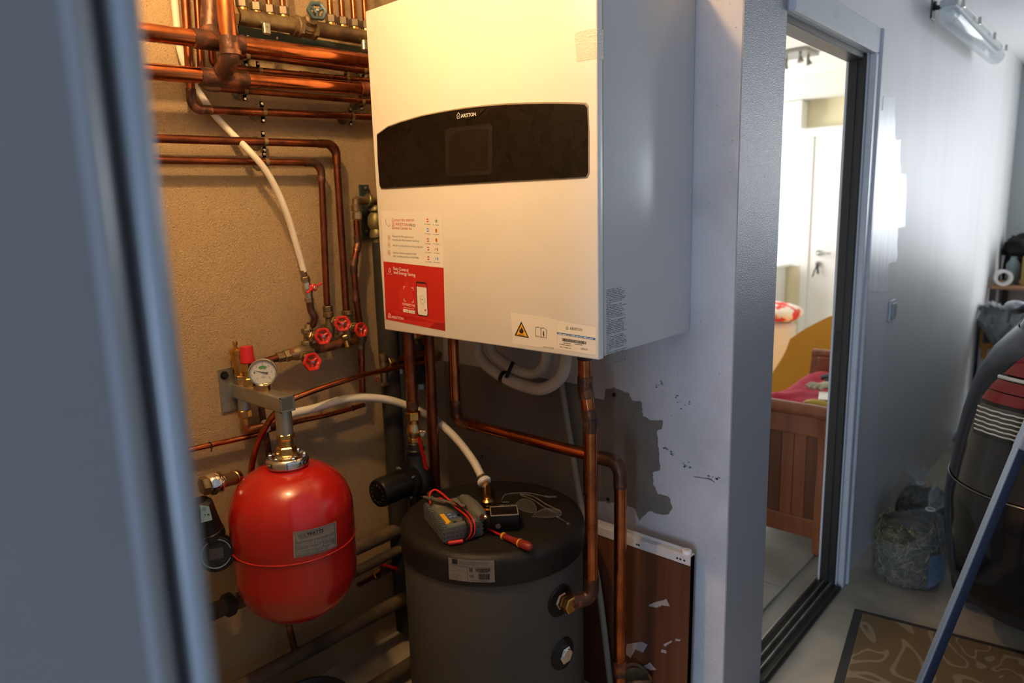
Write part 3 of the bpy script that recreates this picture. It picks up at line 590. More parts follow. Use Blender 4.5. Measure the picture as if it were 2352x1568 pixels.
# brass manifold with unions and a gate valve
YM = 1.80
m0 = AY(534, 36, YM); m1 = AY(880, 93, YM); dm = (m1-m0).normalized()
mf = thing('brass_manifold', 'tarnished brass heating manifold with a row of union nuts under its copper tails', 'manifold', AY(690, 60, YM))
b = BM(); tube(b, [AY(545, 38, YM), AY(680, 60, YM)], 0.021, 18); sleeve(b, AY(678, 60, YM), dm, 0.021, 0.02, 0.004); obj('body', b, brass_old, mf, angle=50)
b = BM(); tube(b, [AY(722, 66, YM), AY(880, 93, YM)], 0.021, 18); obj('body', b, brass_old, mf, angle=50)
b = BM(); hexnut(b, AY(526, 35, YM), AY(541, 37, YM), 0.026); obj('end_nut', b, M('brass_lit', (0.5, 0.33, 0.12), 0.35, 0.9), mf)
for i, (x, y) in enumerate([(556, 8), (588, 16), (619, 22), (650, 26), (760, 44), (787, 49), (814, 54), (840, 58), (862, 6)]):
    if i == 8: continue
    c = AY(x, y, YM); b = BM(); hexnut(b, c+Vector((0, 0, -0.011)), c+Vector((0, 0, 0.011)), 0.0165); n_ = obj('union_nut', b, M('dull_nickel', (0.15, 0.115, 0.08), 0.5, 0.7), mf)
    b = BM(); cyl(b, c+Vector((0, 0, -0.024)), c+Vector((0, 0, -0.010)), 0.013, 14); obj('thread', b, brass, mf)
    b = BM(); tube(b, [c, c+Vector((0, 0, 0.20))], 0.0085, 12); obj('copper_tail', b, copper_old, mf)
for x, y in ((612, 66), (838, 104)):
    p = AY(x, y, YM-0.022); b = BM(); box(b, p, (0.020, 0.014, 0.030), 0.003); cyl(b, p+Vector((0, -0.007, 0.006)), p+Vector((0, -0.009, 0.006)), 0.004, 10); obj('support_clamp', b, zinc, mf)
b = BM(); prism(b, [AY(x, y, YC-0.012) for x, y in [(545, 60), (880, 118), (880, 150), (690, 122), (620, 95), (600, 110), (556, 110)]], (0, -1, 0), 0.008); obj('mounting_rail', b, green_iron, mf, smooth=False)
for x, y in ((582, 92), (637, 88), (570, 84)):
    p = AY(x, y, YC-0.02); b = BM(); sphere(b, p, 0.0045, (1, 0.5, 1), 2); obj('screw', b, nickel, mf)
def handwheel(c, ax, R, mat, parent, name='handwheel', lobes=6):
    u, v, a = frame_from(ax); b = BM(); n = 48; pts = []
    for k in range(n+1):
        th = 2*PI*k/n; rr = R*(1+0.055*math.cos(lobes*th)); pts.append(c+u*rr*math.cos(th)+v*rr*math.sin(th))
    # ring with an inward web
    ring = []; prof = [(-0.30, 0.06), (-0.1, 0.22), (0.08, 0.22), (0.15, 0.08), (0.15, -0.08), (0.06, -0.2), (-0.20, -0.18), (-0.32, -0.05)]
    for k in range(n):
        th = 2*PI*k/n; rr = R*0.88*(1+0.06*math.cos(lobes*th)); dr_ = u*math.cos(th)+v*math.sin(th)
        ring.append([b.verts.new(c+dr_*(rr+q[0]*R)+a*q[1]*R) for q in prof])
    m_ = len(prof)
    for k in range(n):
        for j in range(m_): b.faces.new((ring[k][j], ring[(k+1) % n][j], ring[(k+1) % n][(j+1) % m_], ring[k][(j+1) % m_]))
    for k in range(3):
        th = 2*PI*k/3+0.5; dr_ = u*math.cos(th)+v*math.sin(th)
        tube(b, [c-a*R*0.1, c+dr_*R*0.4-a*R*0.05, c+dr_*R*0.82], [R*0.2, R*0.16, R*0.2], 8)
    lathe(b, [(R*0.30, -0.25*R), (R*0.30, 0.02*R), (R*0.22, 0.08*R)], c, a, 14)
    h = obj(name, b, mat, parent, angle=50)
    b = BM(); hexnut(b, c+a*R*0.05, c+a*R*0.24, R*0.17); cyl(b, c+a*R*0.2, c+a*R*0.34, R*0.08, 10); obj('stem_nut', b, steel, h)
    return h
vp = AY(702, 64, YM)
b = BM(); lathe(b, [(0.021, -0.035), (0.030, -0.028), (0.030, -0.018), (0.024, -0.012), (0.028, 0.0), (0.024, 0.012), (0.030, 0.018), (0.030, 0.028), (0.021, 0.035)], vp, dm, 8); obj('valve_body', b, brass_old, mf)
va = (AY(728, 24, YM-0.07)-vp); b = BM(); lathe(b, [(0.022, 0), (0.024, 0.018), (0.017, 0.026), (0.017, 0.04), (0.007, 0.045), (0.006, va.length)], vp, va, 12); obj('bonnet', b, brass_old, mf)
handwheel(AY(728, 25, YM-0.07), (-0.35, -0.9, 0.25), 0.026, M('blue_grey_wheel', (0.05, 0.085, 0.10), 0.45, 0.1, (0.03, 0.05, 0.06), 40), mf, 'blue_grey_handwheel')

# white hose from above to the ball valve
h1 = [(396, -60), (401, 0), (408, 75), (414, 115), (425, 150), (444, 190), (468, 228), (492, 263), (530, 304), (574, 348), (612, 394), (640, 445), (662, 500), (680, 560), (693, 605), (698, 624)]
offs = [.03, .028, .025, .025, .025, .024, .024, .024, .03, .075, .085, .085, .08, .075, .07, .07]
run('white_plastic_hose', 'long white plastic pipe curving down across the rough wall to a ball valve', [AY(x, y, YC-o) for (x, y), o in zip(h1, offs)], 0.0092, white_hose, spline=True)
Vc = lambda x, y, o=0.07: AY(x, y, YC-o)
def stack(parent, items):
    for nm, p, q, r0, kind, mat in items:
        b = BM()
        if kind == 'hex': hexnut(b, p, q, r0)
        elif kind == 'cyl': cyl(b, p, q, r0, 18, r0*0.08)
        elif kind == 'bulge':
            L = (q-p).length; lathe(b, [(r0*0.8, 0), (r0*0.82, L*0.15), (r0, L*0.3), (r0*1.02, L*0.6), (r0*0.85, L*0.8), (r0*0.8, L)], p, q-p, 18)
        obj(nm, b, mat, parent)
bv = thing('ball_valve', 'brass ball valve with red butterfly lever at the end of the long white hose', 'valve', Vc(715, 745))
pg = M('worn_brass', (0.46, 0.33, 0.16), 0.35, 0.9, (0.3, 0.21, 0.1), 25)
stack(bv, [('ferrule', Vc(696, 620), Vc(700, 636), 0.0085, 'cyl', brass_old), ('compression_nut', Vc(700, 635), Vc(703, 648), 0.0135, 'hex', brass_old), ('body', Vc(703, 647), Vc(709, 684), 0.0145, 'bulge', nickel), ('outlet_nut', Vc(709, 683), Vc(711, 694), 0.0130, 'hex', pg)])
lc = Vc(721, 660, 0.095); b = BM(); cyl(b, Vc(705, 664), lc, 0.007, 12); obj('stem', b, pg, bv)
b = BM(); cyl(b, lc+Vector((0, 0.010, 0)), lc+Vector((0, -0.006, 0)), 0.0105, 16, 0.002)
for s in (1, -1):
    e = Vc(739, 650, 0.10) if s > 0 else Vc(704, 673, 0.10)
    tube(b, [lc, (lc+e)/2, e], [0.006, 0.0032, 0.0035], 8)
lv = obj('butterfly_lever', b, red_wheel, bv); b = BM(); hexnut(b, lc+Vector((0, -0.006, 0)), lc+Vector((0, -0.0095, 0)), 0.006); obj('lever_nut', b, steel, lv)
b = BM(); tube(b, catmull([Vc(711, 693), Vc(714, 712), Vc(722, 728, .075), Vc(718, 745, .06), Vc(709, 748, .045)], 6), 0.0105, 14); obj('copper_elbow', b, burnt, bv, angle=50)

# distribution manifold with four red handwheel valves
vm = thing('valve_manifold', 'old brass distribution manifold carrying four red handwheel valves on the rough wall', 'manifold', Vc(740, 800, .05))
zz = lambda x, y, o=.05: AY(x, y, YC-o)
b = BM(); tube(b, [zz(660, 815), zz(760, 793), zz(835, 775)], 0.017, 16); obj('main_pipe', b, burnt, vm, angle=50)
stack(vm, [('end_union', zz(636, 822), zz(652, 818), 0.0155, 'hex', brass_old), ('end_nut', zz(652, 818), zz(664, 815), 0.0195, 'hex', M('light_tarnished_brass', (0.34, 0.27, 0.15), 0.4, 0.8)), ('gate_body', zz(664, 815), zz(716, 804), 0.0215, 'bulge', MATS['light_tarnished_brass'])])
b = BM(); tube(b, [zz(600, 832), zz(640, 821)], 0.011, 12); obj('copper_stub', b, copper_old, vm)
# vertical bodies
stack(vm, [('union_nut', zz(752, 702), zz(754, 716), 0.0150, 'hex', brass_old), ('union_collar', zz(754, 716), zz(755, 728), 0.0165, 'cyl', pg), ('valve_body', zz(756, 728), zz(760, 775), 0.0145, 'bulge', brass_old),
           ('union_collar', zz(797, 712), zz(798, 722), 0.0180, 'cyl', pg), ('valve_body', zz(798, 722), zz(800, 778), 0.0165, 'bulge', brass_old), ('union_nut', zz(790, 768), zz(793, 776), 0.015, 'hex', pg),
           ('valve_body', zz(710, 745), zz(706, 800), 0.0150, 'bulge', pg), ('union_nut', zz(705, 755), zz(705, 766), 0.017, 'hex', brass_old), ('union_nut', zz(704, 783), zz(704, 792), 0.016, 'hex', brass_old),
           ('drain_stub', zz(796, 785, .07), zz(800, 800, .085), 0.009, 'cyl', pg), ('valve_body', zz(829, 745, .06), zz(829, 800, .06), 0.015, 'bulge', brass_old)])
for (wx, wy, bx, by, R, ax) in ((742, 772, 706, 772, 0.0245, (-0.25, -0.95, 0.10)), (786.5, 743, 762, 735, 0.0235, (-0.35, -0.9, 0.12)), (829, 757, 803, 748, 0.0225, (0.05, -0.98, 0.10)), (717, 831, 690, 812, 0.0265, (-0.05, -0.95, 0.12))):
    c = zz(wx, wy, 0.125); q = zz(bx, by, 0.05)
    b = BM(); lathe(b, [(0.0135, 0), (0.0145, 0.012), (0.0125, 0.020), (0.0125, 0.03), (0.008, 0.034), (0.006, (c-q).length*0.96)], q, c-q, 8); obj('bonnet', b, brass_old, vm)
    b = BM(); q2 = q+(c-q)*0.3; hexnut(b, q2, q2+(c-q).normalized()*0.010, 0.0165); obj('bonnet_nut', b, pg, vm)
    handwheel(c, ax, R, red_wheel, vm, 'red_handwheel')
# third dropper with kinked offset
p7 = [zz(819, 505, .06), zz(822, 560, .06), zz(812, 610, .06), zz(817, 680, .06), zz(829, 760, .06), zz(832, 900, .06)]
run('copper_pipe', 'kinked copper pipe with soldered sleeves dropping from the green bracket to a red valve', p7, 0.0105, copper_old, 0.02, burnt, sl=0.02)
# green bracket with pressure reducer
gb = thing('pressure_reducer', 'greenish brass pressure reducer on a green wall bracket beside the boiler', 'valve', AY(850, 560, YC-.06))
g = lambda x, y, o=.06: AY(x, y, YC-o)
b = BM(); box2(b, g(826, 424, .012)+Vector((0, 0, 0)), g(852, 550, .004), 0.001); obj('bracket', b, green_iron, gb)
for q in ((840, 432), (842, 532)):
    b = BM(); sphere(b, g(q[0], q[1], .014), 0.006, (1, .6, 1), 2); obj('bracket_screw', b, brass_old, gb)
stack(gb, [('elbow_nut', g(819, 470), g(820, 485), 0.0175, 'cyl', brass_old), ('tail_nut', g(820, 487), g(820, 504), 0.0150, 'hex', pg), ('inlet', g(818, 470), g(818, 456), 0.0125, 'cyl', brass_old)])
b = BM(); tube(b, fillet([g(818, 478), g(818, 459), g(850, 462), g(875, 462)], 0.012), 0.0125, 14); obj('elbow', b, brass_old, gb, angle=50)
stack(gb, [('union_ring', g(842, 460), g(850, 461), 0.0215, 'cyl', M('green_brass', (0.22, 0.19, 0.07), 0.45, 0.6, (0.10, 0.10, 0.05), 20))])
b = BM(); lathe(b, [(0.018, 0), (0.024, 0.008), (0.024, 0.016), (0.017, 0.022), (0.026, 0.034), (0.028, 0.06), (0.020, 0.075), (0.024, 0.085), (0.024, 0.10), (0.014, 0.104), (0.014, 0.13)], g(862, 472), Vector((0, 0, -1)), 14); obj('reducer_body', b, MATS['green_brass'], gb, angle=40)
# black lagged droppers
for i, (x0, x1, ya, yb, o, lab) in enumerate(((851, 903, 556, 1130, .07, 'black foam lagged pipe standing between the kinked copper pipe and the boiler'), (893, 926, 740, 845, .06, 'short dark lagged pipe ending in a brass nut under the boiler corner'), (945, 975, 790, 880, .06, 'dark lagged pipe between the two copper pipes leaving the boiler'))):
    a_ = AY((x0+x1)/2, ya, YC-o); c_ = AY((x0+x1)/2, yb, YC-o); c_ = Vector((a_.x, a_.y, 0.05 if i == 0 else c_.z)); wd = (AY(x1, ya, YC-o)-AY(x0, ya, YC-o)).x/2
    if i == 0: r = 0.033
    else: r = wd*0.8
    t = thing('lagged_pipe', lab, 'pipe', c_)
    b = BM(); tube(b, [a_+(c_-a_)*k/8+Vector((random.uniform(-.002, .002), 0, 0)) for k in range(9)], r, 16); obj('foam_sleeve', b, black_foam, t)
    b = BM(); cyl(b, a_, a_+Vector((0, 0, 0.02)), r*0.55, 12); obj('copper_end', b, brass_old, t)
    if i: b = BM(); hexnut(b, c_+Vector((0, 0, -0.022)), c_, r*0.8); obj('end_nut', b, zinc, t)
# brass tee with drain cock and dark horizontal under the boiler
bt = thing('brass_tee', 'old brass tee with a small red drain tap beside the black lagging', 'valve', g(885, 900, .09))
stack(bt, [('tee_cap', g(878, 812, .09), g(880, 828, .09), 0.0135, 'cyl', brass_old), ('tee_body', g(880, 828, .09), g(882, 852, .09), 0.0125, 'bulge', brass_old), ('side_nut', g(890, 832, .09), g(902, 829, .09), 0.018, 'hex', pg), ('side_pipe', g(900, 830, .09), g(1000, 806, .09), 0.012, 'cyl', copper_old), ('side_flange', g(993, 811, .09), g(1000, 808, .09), 0.020, 'cyl', pg), ('side_cap', g(1000, 812, .11), g(1010, 816, .13), 0.013, 'cyl', brass_old), ('drain_neck', g(882, 852, .09), g(884, 880, .09), 0.008, 'cyl', brass_old), ('drain_spout', g(878, 883, .09), g(892, 880, .09), 0.007, 'cyl', pg)])
handwheel(g(867, 871, .11), (-.3, -.95, 0), 0.0075, red_wheel, bt, 'red_tap')
hw = thing('small_red_valve', 'red valve handwheel half hidden under the boiler bottom edge', 'valve', g(965, 790, .12))
b = BM(); cyl(b, g(965, 790, .05), g(965, 770, .11), 0.012, 12); obj('valve_body', b, brass_old, hw); handwheel(g(964, 758, .12), (-.1, -.98, 0), 0.020, red_wheel, hw, 'red_handwheel')

# curved copper pipes behind the bracket arm
ca = [(573, 1120, .05), (580, 1060, .055), (594, 1012, .07), (622, 962, .10), (656, 926, .12), (700, 905, .13), (760, 884, .13), (830, 863, .13), (900, 846, .12), (960, 834, .10), (1010, 822, .09)]
run('bent_copper_pipe', 'bright thin copper pipe bending from behind the red vessel up towards the boiler', [AY(x, y, YC-o) for x, y, o in ca], 0.0088, copper, spline=True)
cb = [(425, 1035), (500, 1018), (580, 1000), (640, 980), (700, 964), (760, 951), (815, 936), (836, 929)]
t = run('thin_copper_pipe', 'thin copper pipe with a black cable tie sloping along the wall above the red vessel', [ext(AY(425, 1035, YC-.03), AY(500, 1018, YC-.03))]+[AY(x, y, YC-.03) for x, y in cb], 0.0078, copper, spline=True)
p = AY(483, 1022, YC-.03); b = BM(); lathe(b, [(0.0078, -0.002), (0.0098, -0.002), (0.0098, 0.002), (0.0078, 0.002)], p, (1, 0, 0.1), 16); tube(b, [p+Vector((0, -.008, -.006)), p+Vector((-.004, -.01, -.016))], 0.0018, 6); obj('cable_tie', b, black_plastic, t)
b = BM(); p = AY(811, 937, YC-.03); lathe(b, [(0.0078, -0.002), (0.0098, -0.002), (0.0098, 0.002), (0.0078, 0.002)], p, (1, 0, 0.1), 16); obj('cable_tie', b, black_plastic, t)
run('copper_pipe', 'dark vertical copper pipe standing behind the bracket arm and the red vessel', [AY(600, 935, YC-.03), AY(622, 1070, YC-.03), AY(650, 1300, YC-.03)], 0.0095, burnt, 0.0)

# ================================================================== vessel bracket group
VX, VY = 0.913, 1.650
br = thing('vessel_bracket', 'galvanised square-tube wall bracket with back plate holding the red expansion vessel', 'bracket', (VX, 1.76, 0.97))
b = BM(); box2(b, (0.862, YC-0.006, 0.965), (0.925, YC, 1.092), 0.001); obj('back_plate', b, zinc, br)
p = AY(515, 862, YC-.006); b = BM(); hexnut(b, p, p+Vector((0, -0.012, 0)), 0.008); cyl(b, p, p+Vector((0, -0.002, 0)), 0.012, 16); obj('fixing_bolt', b, black_iron, br)
tz0, tz1 = 1.004, 1.045; tx0, tx1 = VX-0.021, VX+0.021
b = BM(); prism(b, [(tx0, 1.625, tz0), (tx1, 1.625, tz0), (tx1, 1.625, tz1), (tx0, 1.625, tz1)], (0, 1, 0), YC-1.625-0.006)
bmesh.ops.bevel(b, geom=[e for e in b.edges if abs((e.verts[0].co-e.verts[1].co).y) > 0.1], offset=0.004, segments=3, affect='EDGES', profile=0.5); obj('square_tube', b, zinc, br)
b = BM(); box2(b, (tx0+0.004, 1.6248, tz0+0.004), (tx1-0.004, 1.632, tz1-0.004)); bmesh.ops.bevel(b, geom=b.edges[:], offset=0.001, affect='EDGES'); obj('end_plug', b, M('tube_inside', (0.14, 0.145, 0.14), 0.5, 0.5), br)
for a_, c_ in (((tx0, 1.6235, tz1-0.003), (tx1, 1.6265, tz1)), ((tx0, 1.6235, tz0), (tx1, 1.6265, tz0+0.003)), ((tx0, 1.6235, tz0), (tx0+0.003, 1.6265, tz1)), ((tx1-0.003, 1.6235, tz0), (tx1, 1.6265, tz1))):
    b = BM(); box2(b, a_, c_); obj('tube_lip', b, nickel, br, smooth=False)
def zon(px, py, y): return AX(px, py, VX)
y1 = AX(546, 872, VX).y; y2 = AX(574, 880, VX).y; y3 = AX(611, 892, VX).y
y1 = min(y1, 1.865)
b = BM(); cyl(b, (VX, VY, tz0-0.065), (VX, VY, tz0), 0.0215, 22); obj('drop_tube', b, zinc, br)
b = BM(); cyl(b, (VX, y1, tz0-0.035), (VX, y1, tz0), 0.0165, 22); obj('drop_tube', b, zinc, br)
stack(br, [('drain_union', Vector((VX, y1, tz0-0.058)), Vector((VX, y1, tz0-0.035)), 0.0185, 'hex', brass), ('drain_tail', Vector((VX, y1, tz0-0.080)), Vector((VX, y1, tz0-0.058)), 0.0120, 'cyl', brass)])
b = BM(); tube(b, fillet([(VX, y1, tz0-0.075), (VX, y1, tz0-0.096), (VX+0.05, y1-0.01, tz0-0.096)], 0.01), 0.0115, 14); obj('drain_elbow', b, M('red_brass', (0.40, 0.16, 0.07), 0.35, 0.9), br)
av = thing('air_vent', 'brass automatic air vent on the vessel bracket arm', 'air vent', (VX, y1, tz1))
stack(av, [('base_nut', Vector((VX, y1, tz1)), Vector((VX, y1, tz1+0.026)), 0.018, 'hex', brass)])
b = BM(); lathe(b, [(0.012, 0.024), (0.0185, 0.030), (0.0215, 0.036), (0.0215, 0.088)], (VX, y1, tz1), (0, 0, 1), 28); obj('float_chamber', b, brass, av)
b = BM(); lathe(b, [(0.024, 0.086), (0.0255, 0.088), (0.0255, 0.098), (0.022, 0.101), (0.014, 0.104), (0.004, 0.105)], (VX, y1, tz1), (0, 0, 1), 12); obj('chamber_lid', b, brass, av)
b = BM(); lathe(b, [(0.0045, 0.103), (0.0045, 0.112), (0.007, 0.113), (0.007, 0.122), (0.004, 0.125)], (VX-0.008, y1, tz1), (0, 0, 1), 14); obj('vent_cap', b, brass, av)
sv = thing('safety_valve', 'brass safety valve with a red knob between air vent and gauge', 'valve', (VX, y2, tz1))
stack(sv, [('base_nut', Vector((VX, y2, tz1)), Vector((VX, y2, tz1+0.024)), 0.017, 'hex', brass), ('neck', Vector((VX, y2, tz1+0.022)), Vector((VX, y2, tz1+0.045)), 0.0125, 'cyl', brass), ('body', Vector((VX, y2, tz1+0.044)), Vector((VX, y2, tz1+0.068)), 0.0195, 'cyl', brass)])
b = BM(); lathe(b, [(0.020, 0.068), (0.0205, 0.074), (0.018, 0.080), (0.0175, 0.110), (0.0165, 0.113), (0.010, 0.1135)], (VX, y2, tz1), (0, 0, 1), 28); obj('red_knob', b, red_plastic, sv)
ga = thing('pressure_gauge', 'round white-faced pressure gauge reading bar on the bracket arm', 'gauge', (VX, y3, tz1))
stack(ga, [('stem', Vector((VX, y3, tz1)), Vector((VX, y3, tz1+0.022)), 0.011, 'hex', brass)])
gc = Vector((VX-0.004, y3, tz1+0.052)); gn = (CAM-gc); gn.z *= 0.4; gn = Vector((-0.55, -0.80, 0.05)).normalized(); gu, gv, _ = frame_from(gn)
if gu.dot(Rv) < 0: gu, gv = -gu, -gv
if gv.z < 0: gv = -gv
GR = 0.0365
b = BM(); lathe(b, [(GR*0.85, -0.026), (GR*0.97, -0.022), (GR, -0.004), (GR, 0.004), (GR*0.93, 0.006), (GR*0.93, -0.002)], gc, gn, 40, False); lathe(b, [(0.0001, -0.0262), (GR*0.86, -0.026)], gc, gn, 40, False); obj('case', b, M('gauge_case', (0.06, 0.06, 0.055), 0.35, 0.3), ga)
b = BM(); lathe(b, [(GR*0.90, 0.004), (GR*0.99, 0.006), (GR*1.03, 0.0045), (GR*1.03, 0.001)], gc, gn, 40, False); obj('bezel', b, M('clear_bezel', (0.45, 0.43, 0.38), 0.12, 0.6), ga)
face = [gc+(gu*math.cos(2*PI*k/40)+gv*math.sin(2*PI*k/40))*GR*0.93 for k in range(40)]
b = BM(); prism(b, face, gn, 0.0008); obj('dial', b, M('dial_white', (0.62, 0.62, 0.62), 0.5), ga, smooth=False)
gd = lambda u, v, d=0.0012: gc+gu*u*GR+gv*v*GR+gn*d
b = BM()
for k in range(41):
    a = math.radians(225-270*k/40); l0 = 0.74 if k % 5 == 0 else 0.80
    tube(b, [gd(l0*math.cos(a), l0*math.sin(a)), gd(0.86*math.cos(a), 0.86*math.sin(a))], 0.00028 if k % 5 else 0.00045, 4)
obj('scale_marks', b, ink, ga, smooth=False)
for k in range(0, 7):
    a = math.radians(225-270*k/6); lettering(str(k) if k != 0 else '0', lambda u, v: gd(0.60*math.cos(a)-0.05+u/GR, 0.60*math.sin(a)-0.06+v/GR), 0, 0, 0.0035, ink, ga, 0, 0.005, 'numeral')
lettering('bar', lambda u, v: gd(-0.12+u/GR, -0.42+v/GR), 0, 0, 0.009, ink, ga, 0, 0.005)
sec = [gd(0.22*math.cos(a), 0.22*math.sin(a)+0.05) for a in [math.radians(135-i*9) for i in range(11)]]+[gd(0.46*math.cos(a), 0.46*math.sin(a)+0.05) for a in [math.radians(45+i*9) for i in range(11)]]
b = BM(); prism(b, sec, gn, 0.0003); obj('green_sector', b, ink_green, ga, smooth=False)
b = BM(); na = math.radians(163); prism(b, [gd(0.78*math.cos(na), 0.78*math.sin(na), .002), gd(0.035*math.cos(na+1.57), 0.035*math.sin(na+1.57), .002), gd(-0.35*math.cos(na-.25), -0.35*math.sin(na-.25), .002), gd(-0.38*math.cos(na+.3), -0.38*math.sin(na+.3), .002), gd(0.035*math.cos(na-1.57), 0.035*math.sin(na-1.57), .002)], gn, 0.0004); cyl(b, gd(0, 0, .001), gd(0, 0, .004), 0.002, 10); obj('needle', b, ink, ga, smooth=False)
b = BM(); prism(b, [p_+gn*0.0038 for p_ in face], gn, 0.0006); obj('gauge_glass', b, glass_cover, ga, smooth=False)
# white hose from the bracket drain to the tank
TK = Vector((1.372, 1.338, 0)); TR, TZ = 0.262, 0.640
eb = AZ(1121, 1183, TZ)
top = eb+Vector((0, 0, 0.075))
hb = [Vector((VX+0.05, y1-0.010, tz0-0.096)), Vector((VX+0.075, y1-0.015, tz0-0.094))]
pts = hb+[AY(665, 951, 1.84), AY(720, 938, 1.82), AY(790, 917, 1.80), AY(850, 913, 1.78), AY(905, 921, 1.76), AY(955, 940, 1.73), AY(1000, 964, 1.68), AY(1045, 1004, 1.60), AY(1085, 1055, 1.52), AY(1108, 1098, 1.455)]
hz = run('white_plastic_hose', 'white plastic hose arching from the bracket drain over to the brass elbow on the tank', pts, 0.0125, white_hose, spline=True)
for k, (x, y, Y) in enumerate(((1008, 970, 1.667),)):
    p = AY(x, y, Y); d = AY(1020, 981, 1.645)-p; b = BM(); sleeve(b, p, d, 0.0128, 0.016, 0.0012); obj('blue_band', b, M('hose_band', (0.16, 0.19, 0.22), 0.5), hz)
b = BM(); p = pts[1]; sleeve(b, p, pts[2]-p, 0.0128, 0.028, 0.002); obj('hose_clamp', b, copper_old, hz)
b = BM(); p = pts[0]; cyl(b, p+Vector((-0.004, 0, 0)), p+Vector((0.010, 0, 0)), 0.019, 18, 0.003); obj('plastic_nut', b, M('translucent_nut', (0.75, 0.72, 0.66), 0.4), hz)
te = thing('brass_elbow', 'brass elbow fitting with white collar screwed into the black tank lid', 'fitting', eb)
d_ = (pts[-1]-pts[-2]).normalized(); pe = pts[-1]
b = BM(); sleeve(b, pe-d_*0.004, d_, 0.0125, 0.008, 0.002); obj('clamp_ring', b, brass_old, te)
cr_ = pe+d_*0.015
b = BM(); lathe(b, [(0.012, 0), (0.020, 0.005), (0.0225, 0.012), (0.020, 0.018), (0.012, 0.020)], pe+d_*0.002, d_, 24); obj('white_collar', b, label_white, te)
b = BM(); tube(b, fillet([pe+d_*0.008, pe+d_*0.03, Vector((eb.x, eb.y, TZ+0.045)), Vector((eb.x, eb.y, TZ+0.03))], 0.014), 0.0135, 16); obj('elbow_body', b, brass, te, angle=50)
b = BM(); lathe(b, [(0.013, 0.052), (0.019, 0.046), (0.019, 0.038), (0.015, 0.034), (0.0145, 0.026), (0.022, 0.024), (0.022, 0.020)], (eb.x, eb.y, TZ), (0, 0, 1), 22); obj('flange', b, brass, te)
b = BM(); hexnut(b, (eb.x, eb.y, TZ-0.002), (eb.x, eb.y, TZ+0.020), 0.021); obj('base_nut', b, M('brass_deep', (0.5, 0.27, 0.07), 0.3, 1), te)

# red expansion vessel
ve = thing('expansion_vessel', 'red enamel expansion vessel with a weld seam and white rating label', 'expansion vessel', (VX, VY, 0.425))
VR = 0.163; vt, vb = 0.862, 0.428; zs = 0.645
stack(ve, [('top_bush', Vector((VX, VY, tz0-0.080)), Vector((VX, VY, tz0-0.062)), 0.024, 'hex', brass), ('thread', Vector((VX, VY, tz0-0.100)), Vector((VX, VY, tz0-0.078)), 0.0185, 'cyl', brass), ('union_nut', Vector((VX, VY, tz0-0.124)), Vector((VX, VY, tz0-0.098)), 0.0265, 'hex', brass), ('lower_bush', Vector((VX, VY, 0.868)), Vector((VX, VY, tz0-0.122)), 0.021, 'hex', M('brass_deep', (0.5, 0.27, 0.07), 0.3, 1))])
b = BM(); lathe(b, [(0.019, 0.020), (0.028, 0.018), (0.034, 0.013), (0.050, 0.012), (0.0545, 0.008), (0.056, 0.002), (0.0545, -0.012), (0.046, -0.014)], (VX, VY, 0.866), (0, 0, 1), 40); fl = obj('flange_plate', b, chrome, ve)
for k in range(6):
    a = k*PI/3+0.35; p = Vector((VX+0.044*math.cos(a), VY+0.044*math.sin(a), 0.877)); b = BM(); hexnut(b, p, p+Vector((0, 0, 0.007)), 0.0062); cyl(b, p, p+Vector((0, 0, 0.012)), 0.0032, 10); obj('flange_bolt', b, chrome, fl)
b = BM(); prof = [(0.050, 0.868), (0.050, 0.848)]
for k in range(1, 13):
    a = PI/2*k/12; prof.append((0.050+(VR-0.050)*math.sin(a), 0.848-0.128*(1-math.cos(a)) if k < 12 else 0.720))
prof += [(VR, 0.69), (VR, zs+0.003), (VR-0.001, zs)]
lathe(b, prof, (VX, VY, 0), (0, 0, 1), 64); obj('upper_shell', b, red_vessel, ve, angle=60)
b = BM(); prof = [(VR-0.001, zs), (VR-0.0015, zs-0.003), (VR-0.0015, 0.565)]
for k in range(1, 13):
    a = PI/2*k/12; prof.append((0.045+(VR-0.0465)*math.cos(a), 0.565-(0.565-vb)*math.sin(a)))
prof += [(0.02, vb-0.003)]
lathe(b, prof, (VX, VY, 0), (0, 0, 1), 64); obj('lower_shell', b, red_vessel, ve, angle=60)
b = BM(); tube(b, [Vector((VX+(VR+0.0002)*math.cos(2*PI*k/64), VY+(VR+0.0002)*math.sin(2*PI*k/64), zs)) for k in range(65)], 0.0018, 6, False); obj('weld_seam', b, red_wheel, ve)
def cyl_sheet(cx, cy, R, a0, z0, wd, ht, off, mat, parent, name, n=14, tilt=0.0, rot=0.0):
    """thin label wrapped on a vertical cylinder; u runs to the viewer's right"""
    b = BM(); rows = []
    f = cyl_map(cx, cy, R+off, a0, z0, tilt)
    for i in range(n+1):
        u = wd*i/n; rows.append((b.verts.new(f(u, 0)), b.verts.new(f(u, ht))))
    for i in range(n): b.faces.new((rows[i][0], rows[i+1][0], rows[i+1][1], rows[i][1]))
    bmesh.ops.solidify(b, geom=b.faces[:], thickness=-0.0004)
    return obj(name, b, mat, parent, angle=60)
def cyl_map(cx, cy, R, a0, z0, tilt=0.0):
    return lambda u, v: Vector((cx+R*math.cos(a0+(u*math.cos(tilt)-v*math.sin(tilt))/R), cy+R*math.sin(a0+(u*math.cos(tilt)-v*math.sin(tilt))/R), z0+v*math.cos(tilt)+u*math.sin(tilt)))
def ang_at(px, py, cx, cy, R):
    r = ray(px, py); dx, dy = r.x, r.y; fx, fy = -cx, -cy
    A = dx*dx+dy*dy; B = 2*(fx*dx+fy*dy); C_ = fx*fx+fy*fy-R*R; D = max(0, B*B-4*A*C_)
    t_ = (-B-math.sqrt(D))/(2*A); p = CAM+r*t_; return math.atan2(p.y-cy, p.x-cx), p.z
